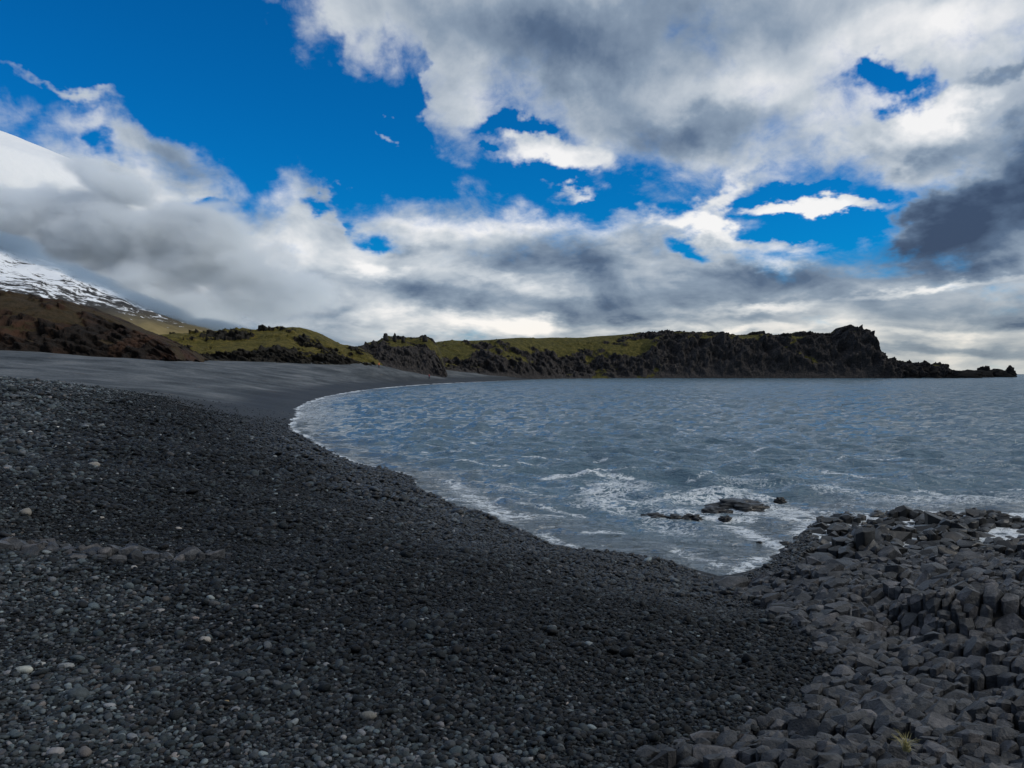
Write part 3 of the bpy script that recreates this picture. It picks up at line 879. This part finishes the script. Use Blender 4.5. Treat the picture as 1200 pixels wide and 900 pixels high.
# ------------------------------------------------------------------ cloud lying against the mountain
def cloud_object(name, lst, dens, col, label, soft=0.55, nscale=0.0022, aniso=0.3):
    """vapour in a closed box; its density is a cluster of billows torn by noise and empty well before the box ends"""
    m, t = new_mat(name)
    g = t.n('ShaderNodeNewGeometry').outputs['Position']
    lo, hi = np.full(3, 1e9), np.full(3, -1e9)
    acc = -1.0
    for (px, py, Y, rx, ry, rz, rot) in lst:
        c = np.array(P(px, py, Y))
        mp = t.n('ShaderNodeMapping', {'Vector': g, 'Location': tuple(c), 'Rotation': (0, R(-rot), 0), 'Scale': (rx, rz, ry)}, vector_type='TEXTURE')
        ln = t.n('ShaderNodeVectorMath', {0: mp.outputs[0]}, operation='LENGTH').outputs['Value']
        acc = t.m('MAXIMUM', acc, t.m('SUBTRACT', 1.0, ln))
        e = np.array([rx * 1.15 + 60, rz * 1.15 + 30, ry * 1.15 + abs(math.sin(R(rot))) * rx + 60])
        lo, hi = np.minimum(lo, c - e), np.maximum(hi, c + e)
    n = t.noise(t.n('ShaderNodeMapping', {'Vector': g, 'Scale': (1.0, 1.0, 1.7)}).outputs[0], nscale, 4, 0.6)
    d = t.mr(t.m('ADD', acc, t.m('MULTIPLY', t.m('SUBTRACT', n, 0.5), 1.5)), 0.06, soft, 0.0, dens)
    v = t.n('ShaderNodeVolumePrincipled', {'Color': col, 'Density': d, 'Anisotropy': aniso})
    t.n('ShaderNodeOutputMaterial', {'Volume': v.outputs[0]})
    m.cycles.volume_step_rate = 0.35
    bm = bmesh.new()
    bmesh.ops.create_cube(bm, size=1.0)
    for vtx in bm.verts:
        vtx.co = Vector((lo + (np.array(vtx.co) + 0.5) * (hi - lo)).tolist())
    me = bpy.data.meshes.new(name)
    bm.to_mesh(me)
    bm.free()
    return tag(link(name, me, m, smooth=False), label, 'cloud', None, 'stuff')


cloud_object('cloud_bank', [
    (-330, 240, 6000, 1500, 560, 420, -2), (-60, 262, 6000, 1200, 420, 420, -2), (90, 268, 6000, 1000, 410, 420, -4), (215, 285, 6000, 800, 380, 400, -10), (-180, 340, 5900, 1700, 560, 400, -8),
    (60, 345, 5900, 1200, 430, 400, -14), (190, 350, 5900, 700, 260, 400, -20), (135, 220, 6000, 480, 150, 300, -22), (310, 335, 6000, 700, 290, 300, -10)],
    0.014, (0.945, 0.975, 1.0, 1), 'pale grey cloud bank lying across the mountain under the snowy summit', 0.5, 0.0026, 0.0)
cloud_object('mist_cap', [
    (-220, 195, 4150, 900, 170, 260, -21), (-20, 281, 4150, 620, 105, 230, -21), (90, 327, 4150, 460, 84, 220, -21), (180, 362, 4150, 380, 66, 200, -20), (255, 386, 4150, 340, 52, 200, -12)],
    0.020, (0.56, 0.66, 0.75, 1), 'grey mist with painted cloud shade hugging the ridge of the snow streaked slope', 0.7, 0.004)  # vapour colour darkened to stand in for the cloud's shadow on the ridge


# ------------------------------------------------------------------ stones cut from a mosaic of cells
def cells(region, size_fn, bounds, tries, seed, stretch=1.45, ang=28):
    """random blocks that fill a patch of ground without overlapping; longer along one direction, as the lava has split"""
    r = np.random.default_rng(seed)
    ca, sa = math.cos(R(ang)), math.sin(R(ang))
    fw = lambda x, y: ((x * ca + y * sa) / stretch, -x * sa + y * ca)
    bw = lambda u, v: (u * stretch * ca - v * sa, u * stretch * sa + v * ca)
    pts = []
    gridh = {}
    cs = 0.5
    X = r.uniform(bounds[0], bounds[1], tries)
    Y = r.uniform(bounds[2], bounds[3], tries)
    ok = region(X, Y)
    S = size_fn(X, Y) * np.exp(r.normal(0, 0.36, tries))
    order = np.argsort(-S * np.exp(r.normal(0, 1.3, tries)))
    for x, y, s, k in zip(X[order], Y[order], S[order], ok[order]):
        if not k:
            continue
        x, y = fw(x, y)
        gx, gy = int(x // cs), int(y // cs)
        n = int(1.0 // cs) + 1
        bad = False
        for i in range(gx - n, gx + n + 1):
            for j in range(gy - n, gy + n + 1):
                for (a, b, c) in gridh.get((i, j), ()):
                    if (a - x) ** 2 + (b - y) ** 2 < (0.5 * (s + c)) ** 2:
                        bad = True
                        break
                if bad:
                    break
            if bad:
                break
        if not bad:
            gridh.setdefault((gx, gy), []).append((x, y, s))
            pts.append((x, y, s))
    pts = np.array(pts)
    polys = []
    for i, (x, y, s) in enumerate(pts):
        d2 = (pts[:, 0] - x) ** 2 + (pts[:, 1] - y) ** 2
        nb = np.argsort(d2)[1:14]
        L = s * 0.80
        poly = [(L * math.cos(q), L * math.sin(q)) for q in np.linspace(0, 2 * math.pi, 7)[:-1] + r.uniform(0, 1)]
        for j in nb:
            dx, dy = pts[j, 0] - x, pts[j, 1] - y
            lim = (dx * dx + dy * dy) * s / (s + pts[j, 2])
            out = []
            for k in range(len(poly)):
                p, q = poly[k], poly[(k + 1) % len(poly)]
                fp, fq = p[0] * dx + p[1] * dy - lim, q[0] * dx + q[1] * dy - lim
                if fp <= 0:
                    out.append(p)
                if (fp < 0) != (fq < 0):
                    tt = fp / (fp - fq)
                    out.append((p[0] + tt * (q[0] - p[0]), p[1] + tt * (q[1] - p[1])))
            poly = out
            if len(poly) < 3:
                break
        if len(poly) >= 3:
            wx, wy = bw(x, y)
            polys.append((wx, wy, s * stretch ** 0.5, np.array([bw(*p) for p in poly])))
    return polys


def stone_geo(poly, s, r, tilt=(0, 0), depth=0.6, relief=0.22):
    """one broken block: a prism with its top knocked off by a few oblique cuts, edges worn"""
    keep = [p for k, p in enumerate(poly) if np.hypot(*(p - poly[k - 1])) > 0.22 * s]
    poly = np.array(keep) if len(keep) >= 3 else poly
    c = poly.mean(0)
    p = c + (poly - c) * r.uniform(0.82, 1.05)
    n = len(p)
    gx, gy = tilt[0] + r.normal(0, relief), tilt[1] + r.normal(0, relief)
    lift = r.normal(0, 0.10) * s + (0.22 * s if r.random() < 0.06 else 0)
    bm = bmesh.new()
    lo = [bm.verts.new((*(c + (q - c) * 0.85), -depth)) for q in p]
    hi = [bm.verts.new((*q, lift + gx * (q[0] - c[0]) + gy * (q[1] - c[1]))) for q in p]
    bm.faces.new(hi)
    for k in range(n):
        k2 = (k + 1) % n
        bm.faces.new((lo[k], lo[k2], hi[k2], hi[k]))
    th0 = r.uniform(0, 6.28)
    for k in range(r.integers(2, 5)):
        th = th0 + k * 2.1 + r.normal(0, 0.5)
        ph = r.uniform(0.20, 0.85)
        nv = Vector((math.cos(th) * math.sin(ph), math.sin(th) * math.sin(ph), math.cos(ph)))
        co = Vector((c[0] + math.cos(th) * s * r.uniform(0.10, 0.30), c[1] + math.sin(th) * s * r.uniform(0.10, 0.30), lift + r.uniform(-0.04, 0.03) * s))
        g = bmesh.ops.bisect_plane(bm, geom=bm.verts[:] + bm.edges[:] + bm.faces[:], plane_co=co, plane_no=nv, clear_outer=True)
        ed = [e for e in g['geom_cut'] if isinstance(e, bmesh.types.BMEdge)]
        if len(ed) >= 3:
            try:
                bmesh.ops.edgeloop_fill(bm, edges=ed)
            except Exception:
                pass
    ed = [e for e in bm.edges if len(e.link_faces) == 2]
    bmesh.ops.bevel(bm, geom=ed, offset=0.030 * s, segments=1, affect='EDGES', clamp_overlap=True)
    bm.verts.index_update()
    V = np.array([v.co[:] for v in bm.verts])
    V += r.normal(0, 0.010 * s, V.shape)
    Fc = [tuple(v.index for v in f.verts) for f in bm.faces]
    bm.free()
    return V, Fc


def stone_field(parent, polys, zfun, mat, n_single, seed, tilt=(0, 0), relief=0.22, depth=0.6, label=None):
    r = np.random.default_rng(seed)
    xy = np.array([(a[0], a[1]) for a in polys])
    z = zfun(xy[:, 0], xy[:, 1])
    e = 0.15
    zx = (zfun(xy[:, 0] + e, xy[:, 1]) - zfun(xy[:, 0] - e, xy[:, 1])) / (2 * e)
    zy = (zfun(xy[:, 0], xy[:, 1] + e) - zfun(xy[:, 0], xy[:, 1] - e)) / (2 * e)
    vis = np.array([(a[2] / max(a[1], 1)) ** 2 / max(a[1], 1) if (abs(a[0]) < 0.66 * a[1] and a[1] > 5.2) else 0 for a in polys])
    single = set(np.argsort(-vis)[:n_single])
    allv, allf, off = [], [], 0
    for i, (x, y, s, poly) in enumerate(polys):
        V, Fc = stone_geo(poly, s, r, (np.clip(zx[i], -1, 1) * 0.8 + tilt[0], np.clip(zy[i], -1, 1) * 0.8 + tilt[1]), depth, relief)
        if i in single and vis[i] > 0:
            me = bpy.data.meshes.new('stone')
            me.from_pydata(V.tolist(), [], Fc)
            o = link('stone', me, mat, parent, smooth=True)
            me.set_sharp_from_angle(angle=R(33))
            o.location = (x, y, z[i])
        else:
            allv.append(V + np.array([x, y, z[i]]))
            allf += [tuple(k + off for k in f) for f in Fc]
            off += len(V)
    if allv:
        me = bpy.data.meshes.new('loose_stones')
        me.from_pydata(np.vstack(allv).tolist(), [], allf)
        o = link('loose_stones', me, mat, parent)
        me.set_sharp_from_angle(angle=R(33))
        o['kind'] = 'stuff'


outcrop = empty('rock_outcrop')
tag(outcrop, 'broad outcrop of broken dark basalt blocks between the pebbles and the sea', 'rock outcrop')
gx, gy = np.meshgrid(np.arange(0, 22, 0.16), np.arange(3, 29.5, 0.16))
link('bedrock', grid_mesh('bedrock', gx, gy, out_z(gx, gy) - 0.24 + 0.05 * fbm(gx * 2, gy * 2, 1, 2), keep=out_sd(gx, gy) > -0.1), M_BED, outcrop)
near_r = lambda x, y: (out_sd(x, y) > 0.0) & (y < 20.3) & (np.abs(x) < 0.72 * y + 1.5)
polys = cells(near_r, lambda x, y: np.interp(y, [4, 8, 14, 20], [0.088, 0.108, 0.155, 0.21]) * (1 + 0.9 * pn(x * 0.7, y * 0.7, 3)), (0.5, 17, 3.6, 20.3), 200000, 3, 1.7)
stone_field(outcrop, polys, out_z, M_ROCK, 300, 5, (0.14, -0.04), 0.40)
wet_r = lambda x, y: (out_sd(x, y) > 0.0) & (y >= 20.3) & (out_z(x, y) > 0.03) & (np.abs(x) < 0.72 * y + 1.5)
polys = cells(wet_r, lambda x, y: 0.27 * (1 + 0.6 * pn(x * 0.7, y * 0.7, 7)), (5, 20, 20.3, 28.6), 40000, 4)
shelf = empty('wave_washed_ledge')
tag(shelf, 'low wet ledge of dark rocks at the edge of the surf beyond the outcrop', 'rock ledge')
stone_field(shelf, polys, out_z, M_WETROCK, 300, 6, (0, 0.05), 0.34)

def on_ground(px, py):
    """where the sight line of a photograph point meets the beach"""
    y = np.geomspace(4, 400, 4000)
    x = (px - CX) / F * y
    zl = H - (py - HY) / F * y
    hit = np.argmax(beach_z(x, y) > zl)
    return x[hit], y[hit], float(beach_z(x[hit:hit + 1], y[hit:hit + 1])[0])


# the small row of stones in the pebbles on the left
LB = [on_ground(px, py)[:2] for px, py in ((-40, 648), (60, 644), (120, 652), (180, 655), (232, 655))]


def left_sd(x, y):
    return 0.44 - seg_dist(x, y, np.array(LB)) + 0.25 * pn(x * 1.5, y * 1.5, 2)


left = empty('stone_row')
tag(left, 'low row of angular dark stones sticking out of the pebbles', 'rock outcrop')
lz = lambda x, y: beach_z(x, y) + 0.02 + 0.20 * sst(0, 0.35, left_sd(x, y)) * (0.6 + 0.8 * pn(x * 1.3, y * 1.3, 4))
polys = cells(lambda x, y: left_sd(x, y) > 0, lambda x, y: 0.14 + 0 * x, (-12, -2.5, 8.0, 15), 30000, 8)
stone_field(left, polys, lz, M_ROCK, 300, 9, (0.0, 0.1), 0.40, 0.4)

# rocks standing in the surf
for (px, py, wpx, hpx, sd_, lab) in (
        (868, 592, 62, 13, 1, 'largest black rock awash in the foam off the ledge'),
        (835, 598, 36, 9, 2, 'flat black rock against the near side of the largest awash rock'),
        (768, 604, 30, 6, 3, 'thin black rock furthest from the ledge in the row awash in the surf'),
        (790, 605, 24, 5, 4, 'small black rock in the middle of the row awash in the surf'),
        (812, 605, 22, 6, 5, 'rounded black rock nearest the largest one in the row awash'),
        (850, 606, 14, 4, 6, 'tiny black rock just in front of the largest awash rock'),
        (921, 636, 16, 5, 7, 'small black rock in pale foam between the ledge and the pebble cove'),
        (914, 584, 12, 4, 8, 'small low black rock seaward of the largest awash rock'),
        (890, 635, 9, 3, 9, 'tiniest black rock in the foam near the pebble cove')):
    x, y = wp(px, py)
    o = link('sea_rock', crag_mesh('sea_rock', wpx / F * y, wpx / F * y * 0.9, hpx / F * y * 0.55 + 0.10, 60 + sd_ * 3.3, 30, 1.25, 1.0), M_WETROCK)
    o.location = (x, y, -0.12)
    tag(o, lab, 'rock', 'rocks awash in the surf')


# ------------------------------------------------------------------ pebbles
def pebble_mesh(name, seed, sub=2, shape=(1.0, 0.76, 0.52)):
    r = np.random.default_rng(seed)
    bm = bmesh.new()
    bmesh.ops.create_icosphere(bm, subdivisions=sub, radius=0.5)
    co = np.array([v.co[:] for v in bm.verts])
    n = fbm(co[:, 0] * 2.2 + seed * 5, co[:, 1] * 2.2, co[:, 2] * 2.2, 2)
    co = co * (1 + 0.42 * n[:, None])
    co = np.sign(co) * np.abs(co) ** 0.9
    co *= np.array(shape) * r.uniform(0.85, 1.15, 3)
    for v, c in zip(bm.verts, co):
        v.co = c
    me = bpy.data.meshes.new(name)
    bm.to_mesh(me)
    bm.free()
    me.polygons.foreach_set('use_smooth', np.ones(len(me.polygons), bool))
    return me


pcol = bpy.data.collections.new('pebble_shapes')
for i in range(7):
    me = pebble_mesh('pebble_shape', i + 1, 2, [(1, .76, .5), (1, .85, .6), (1, .6, .45), (1, .8, .36), (1, .9, .7), (1, .7, .55), (1, .66, .34)][i])
    me.materials.append(M_PEB)
    pcol.objects.link(bpy.data.objects.new('pebble_shape', me))


def ground_z(x, y):
    b = beach_z(x, y)
    return b


def scatter(y0, y1, sp, xlim, keepf, r):
    gx, gy = np.meshgrid(np.arange(-xlim, xlim, sp), np.arange(y0, y1, sp))
    x = (gx + r.uniform(-0.5, 0.5, gx.shape) * sp).ravel()
    y = (gy + r.uniform(-0.5, 0.5, gx.shape) * sp).ravel()
    k = (np.abs(x) < 0.69 * y + 1.2)
    x, y = x[k], y[k]
    k = keepf(x, y)
    return x[k], y[k]


def land(x, y):
    return (shore(x, y) > -0.35) & (out_sd(x, y) < 0.12)


r = np.random.default_rng(21)
XS, YS, SZ = [], [], []
for (y0, y1, sp, xl, sc) in ((3.6, 9, 0.032, 8, 1.38), (9, 16, 0.039, 13, 1.42), (16, 26, 0.054, 20, 1.45), (26, 44, 0.098, 33, 1.35), (44, 86, 0.155, 58, 1.05)):
    x, y = scatter(y0, y1, sp, xl, land, r)
    if y0 >= 26:
        k = r.random(len(x)) < 1 - 0.96 * np.clip(sst(34, 78, y + 0.55 * x + 4 * fbm(x / 9, y / 9, 3, 2)) + sst(70, 86, y), 0, 1)
        x, y = x[k], y[k]
    XS.append(x)
    YS.append(y)
    fade = sst(30, 74, y + 0.55 * x + 4 * fbm(x / 9, y / 9, 3, 2)) if y0 >= 26 else 0
    SZ.append(sp * sc * np.exp(r.normal(0, 0.32, len(x))) * (1 - 0.6 * fade))
XP, YP, SP = np.concatenate(XS), np.concatenate(YS), np.concatenate(SZ)
# coarser and finer patches
patch = fbm(XP / 2.6, YP / 1.5, 6.6, 3)
SP = SP * (1 + 0.42 * patch)
sh = shore(XP, YP)
ZP = beach_z(XP, YP, sh) + SP * r.uniform(-0.26, 0.42, len(XP))
wet = sst(6.5, 1.2, sh + 1.5 * pn(XP / 2, YP / 2, 8))
dry = sst(9.0, 15.5, sh + 2.6 * fbm(XP / 3.0, YP / 3.0, 2.9, 3))          # the storm ridge above the reach of the waves
lightp = sst(-0.20, 0.30, fbm(XP / 4.0 + 0.2 * YP, YP / 2.4, 7.9, 3)) * dry
tone = np.clip(r.beta(1.25, 2.7, len(XP)) * 0.80 + 0.08 * dry + 0.11 * lightp - 0.14 * (1 - dry) + 0.06 * patch + 0.07 * dry * sst(24, 50, YP + 0.55 * XP), 0, 0.90)
SP = SP * (1 + 0.06 * lightp)
pale = r.random(len(XP)) < 0.004 + 0.022 * lightp * sst(2, -3, XP)
tone = np.where(pale, r.uniform(0.90, 1.0, len(XP)), tone)
me = bpy.data.meshes.new('pebbles')
me.vertices.add(len(XP))
me.vertices.foreach_set('co', np.stack([XP, YP, ZP], -1).ravel())


def vattr(me, name, typ, arr, key):
    a = me.attributes.new(name, typ, 'POINT')
    a.data.foreach_set(key, np.ascontiguousarray(arr, dtype=np.int32 if typ == 'INT' else np.float32).ravel())


vattr(me, 'tone', 'FLOAT', tone, 'value')
vattr(me, 'wet', 'FLOAT', wet, 'value')
vattr(me, 'size', 'FLOAT', SP, 'value')
vattr(me, 'shape_index', 'INT', r.integers(0, 7, len(XP)), 'value')
vattr(me, 'turn', 'FLOAT_VECTOR', np.stack([r.normal(0, 0.30, len(XP)), r.normal(0, 0.30, len(XP)), r.uniform(0, 6.28, len(XP))], -1), 'vector')
pebbles = link('pebbles', me, None, beach, smooth=False)
tag(pebbles, kind='stuff')
ng = bpy.data.node_groups.new('lay_pebbles', 'GeometryNodeTree')
ng.interface.new_socket('Geometry', in_out='INPUT', socket_type='NodeSocketGeometry')
ng.interface.new_socket('Geometry', in_out='OUTPUT', socket_type='NodeSocketGeometry')
t = NT(ng)
gi, go = t.n('NodeGroupInput'), t.n('NodeGroupOutput')
ci = t.n('GeometryNodeCollectionInfo', {'Collection': pcol, 'Separate Children': True, 'Reset Children': True})


def na(name, typ):
    return t.n('GeometryNodeInputNamedAttribute', {'Name': name}, data_type=typ).outputs['Attribute']


e2r = t.n('FunctionNodeEulerToRotation', {0: na('turn', 'FLOAT_VECTOR')})
iop = t.n('GeometryNodeInstanceOnPoints', {'Points': gi.outputs[0], 'Instance': ci.outputs[0], 'Pick Instance': True, 'Instance Index': na('shape_index', 'INT'),
                                           'Rotation': e2r.outputs[0], 'Scale': na('size', 'FLOAT')})
ng.links.new(iop.outputs[0], go.inputs[0])
pebbles.modifiers.new('lay', 'NODES').node_group = ng

# the bigger stones that can be picked out one by one
shapes = []
for i in range(8):
    me = pebble_mesh('pebble', 30 + i, 2, [(1, .76, .5), (1, .85, .6), (1, .6, .42), (1, .8, .36), (1, .9, .62), (1, .7, .5), (1, .62, .34), (1, .8, .55)][i])
    me.materials.append(M_STONE)
    shapes.append(me)
k = 0
while k < 285:
    y = 5.4 + 8.5 * r.random() ** 1.6
    x = r.uniform(-0.66, 0.45) * y
    if not (land(np.array([x]), np.array([y]))[0] and out_sd(np.array([x]), np.array([y]))[0] < -0.15):
        continue
    s = r.uniform(0.050, 0.088) * (0.8 + 0.03 * y)
    o = bpy.data.objects.new('pebble', shapes[r.integers(0, 8)])
    COL.objects.link(o)
    o.parent = beach
    v = r.uniform(0.03, 0.075) if r.random() < 0.74 else r.uniform(0.08, 0.20)
    w = r.uniform(-0.06, 0.06)
    o.color = (v * (1 + w), v * 1.0, v * (1.05 - w), 1)
    o.location = (x, y, float(beach_z(np.array([x]), np.array([y]))[0]) + s * 0.16)
    o.rotation_euler = (r.normal(0, 0.15), r.normal(0, 0.15), r.uniform(0, 6.28))
    o.scale = (s, s, s)
    k += 1


for (px, py, wpx, shp, colr, rot, lab) in (
        (27, 788, 30, (1, .5, .32), (0.36, 0.37, 0.33), -12, 'long flat pale grey stone, largest light stone among the near pebbles'),
        (46, 780, 12, (1, .7, .4), (0.30, 0.31, 0.30), 5, 'small pale oval pebble just beyond the long flat stone'),
        (77, 783, 17, (1, .6, .4), (0.22, 0.23, 0.23), 4, 'grey oval pebble right of the long flat pale stone'),
        (65, 885, 18, (1, .75, .6), (0.26, 0.25, 0.25), 20, 'light grey rounded pebble close to the lower edge of the beach'),
        (240, 752, 12, (1, .8, .6), (0.33, 0.31, 0.28), 15, 'pale cream rounded pebble lying alone on darker gravel'),
        (251, 710, 13, (1, .8, .6), (0.07, 0.07, 0.07), 10, 'dark rounded cobble lying beyond the cream pebble'),
        (229, 727, 10, (1, .8, .6), (0.20, 0.17, 0.16), 30, 'pinkish grey pebble between the dark cobble and the cream one'),
        (187, 718, 12, (1, .7, .5), (0.26, 0.25, 0.24), -10, 'pale grey oval pebble left of the dark rounded cobble'),
        (150, 759, 13, (1, .65, .45), (0.27, 0.28, 0.28), 8, 'light grey oval pebble midway between long flat stone and cream pebble'),
        (250, 781, 13, (1, .7, .5), (0.22, 0.22, 0.22), 0, 'mid grey oval pebble below the cream pebble'),
        (128, 829, 12, (1, .7, .5), (0.27, 0.28, 0.29), 12, 'pale bluish pebble on the gravel below the long flat stone'),
        (265, 824, 8, (1, .7, .5), (0.26, 0.19, 0.10), -20, 'yellow brown pebble on the gravel'),
        (432, 843, 22, (1, .6, .55), (0.15, 0.145, 0.13), 12, 'large elongated grey cobble among the near pebbles'),
        (30, 604, 13, (1, .95, .8), (0.22, 0.205, 0.18), 0, 'pale tan round boulder just behind the row of angular stones'),
        (110, 547, 12, (1, .8, .6), (0.26, 0.24, 0.21), 0, 'beige stone on the dark gravel bank'),
        (35, 508, 6, (1, .8, .6), (0.68, 0.68, 0.66), 0, 'bright white stone lower of the two brightest on the gravel bank'),
        (67, 502, 6, (1, .7, .5), (0.66, 0.66, 0.64), 0, 'bright white stone highest on the gravel bank'),
        (64, 525, 8, (1, .6, .4), (0.46, 0.46, 0.45), 0, 'long whitish stone below the two brightest on the bank'),
        (80, 521, 5, (1, .8, .6), (0.46, 0.46, 0.45), 0, 'small whitish stone just right of the long whitish one'),
        (82, 513, 5, (1, .8, .6), (0.34, 0.34, 0.33), 0, 'dull whitish stone above the small one on the bank'),
        (29, 546, 6, (1, .7, .5), (0.36, 0.36, 0.36), 0, 'light grey stone low on the gravel bank'),
        (209, 621, 8, (1, .7, .5), (0.36, 0.33, 0.30), 0, 'pale pink stone behind the end of the stone row, left of its twin'),
        (228, 624, 8, (1, .7, .5), (0.40, 0.38, 0.35), 0, 'pale cream stone at the far right end of the stone row'),
        (117, 838 - 230, 9, (1, .6, .4), (0.30, 0.28, 0.25), 0, 'flat pale stone behind the middle of the stone row'),
        (157, 667, 7, (1, .9, .7), (0.36, 0.34, 0.31), 0, 'small pale round stone in front of the stone row')):
    x, y, z = on_ground(px, py)
    me = pebble_mesh('beach_stone', 100 + px, 2, shp)
    me.materials.append(M_STONE)
    o = bpy.data.objects.new('beach_stone', me)
    COL.objects.link(o)
    s = wpx / F * y
    o.location = (x, y, z + s * shp[2] * 0.28)
    o.scale = (s, s, s)
    o.rotation_euler = (0, R(rot) * 0.4, R(rot))
    o.color = (*colr, 1)
    tag(o, lab, 'stone', 'pale stones on the beach')

# ------------------------------------------------------------------ dry grass tuft in the rocks
mg, t = new_mat('dry_grass')
finish(t, t.ramp(t.n('ShaderNodeNewGeometry').outputs['Random Per Island'], [(0, (0.16, 0.14, 0.05)), (0.6, (0.34, 0.30, 0.13)), (1, (0.45, 0.42, 0.24))]), 0.8, None, 0.2)
tuft = empty('grass_tuft')
gxp, gyp = 2.93, 5.98
tuft.location = (gxp, gyp, float(out_z(np.array([gxp]), np.array([gyp]))[0]) + 0.02)
tag(tuft, 'small yellow tuft of dry grass growing between the broken rocks', 'grass')
for i in range(46):
    a, ln, lean = r.uniform(0, 6.28), r.uniform(0.07, 0.15), r.uniform(0.2, 1.1)
    wdt = 0.0045
    vs_, fs = [], []
    b0 = np.array([r.normal(0, 0.014), r.normal(0, 0.014), 0])
    for j in range(4):
        f = j / 3
        c = b0 + np.array([math.cos(a) * lean * ln * f * f, math.sin(a) * lean * ln * f * f, ln * (f - 0.35 * lean * f * f)])
        px_, py_ = -math.sin(a) * wdt * (1 - f * 0.85), math.cos(a) * wdt * (1 - f * 0.85)
        vs_ += [(c[0] + px_, c[1] + py_, c[2]), (c[0] - px_, c[1] - py_, c[2])]
        if j:
            q = 2 * j
            fs.append((q - 2, q - 1, q + 1, q))
    me = bpy.data.meshes.new('leaf')
    me.from_pydata(vs_, [], fs)
    link('leaf', me, mg, tuft)


# ------------------------------------------------------------------ the two tiny people at the far end of the beach
def person(name, px, py, Y, jacket, legs, label, step=0.16, turn=0.0):
    m, t = new_mat('clothes_' + name)
    z = t.sep(t.n('ShaderNodeTexCoord').outputs['Object'])[2]
    c = t.ramp(t.mr(z, 0, 2.0, 0, 1, False), [(0, legs), (0.46, jacket), (0.75, (0.35, 0.22, 0.17)), (0.845, (0.03, 0.025, 0.02))], 'CONSTANT')
    finish(t, c, 0.8)
    V = [(0, 0, 0.92), (0, 0, 1.15), (0, 0, 1.40), (0, 0, 1.52), (0, 0.02, 1.62), (0, 0.02, 1.74),
         (-0.19, 0, 1.40), (-0.25, 0.04, 1.13), (-0.23, 0.12, 0.90), (0.19, 0, 1.40), (0.25, -0.03, 1.13), (0.24, -0.05, 0.88),
         (-0.10, 0, 0.86), (-0.11, step * 0.7, 0.48), (-0.11, step * 0.6, 0.07), (-0.11, step * 0.6 + 0.16, 0.04), (0.10, 0, 0.86), (0.11, -step * 0.2, 0.48), (0.11, -step, 0.07), (0.11, -step + 0.16, 0.04)]
    Ed = [(0, 1), (1, 2), (2, 3), (3, 4), (4, 5), (2, 6), (6, 7), (7, 8), (2, 9), (9, 10), (10, 11), (0, 12), (12, 13), (13, 14), (14, 15), (0, 16), (16, 17), (17, 18), (18, 19)]
    rad = [0.15, 0.15, 0.17, 0.065, 0.095, 0.075, 0.085, 0.06, 0.045, 0.085, 0.06, 0.045, 0.10, 0.075, 0.05, 0.04, 0.10, 0.075, 0.05, 0.04]
    me = bpy.data.meshes.new(name)
    me.from_pydata(V, Ed, [])
    o = link(name, me, m, smooth=False)
    sk = o.modifiers.new('skin', 'SKIN')
    sk.use_smooth_shade = True
    for q, rd in zip(me.skin_vertices[0].data, rad):
        q.radius = (rd, rd)
    me.skin_vertices[0].data[0].use_root = True
    o.modifiers.new('sub', 'SUBSURF').levels = 1
    o.modifiers['sub'].render_levels = 1
    x = (px - CX) / F * Y
    o.location = (x, Y, float(beach_z(np.array([x]), np.array([float(Y)]))[0]))
    o.rotation_euler = (0, 0, turn)
    tag(o, label, 'person')
    return o


person('person', 503, 437, 252, (0.22, 0.02, 0.03), (0.02, 0.02, 0.03), 'tiny distant person in a red jacket on the sand below the rocky knoll', turn=1.2)
person('person', 444, 421, 236, (0.62, 0.20, 0.08), (0.04, 0.04, 0.05), 'tiny distant person in an orange jacket at the grassy foot of the knoll', turn=0.4)
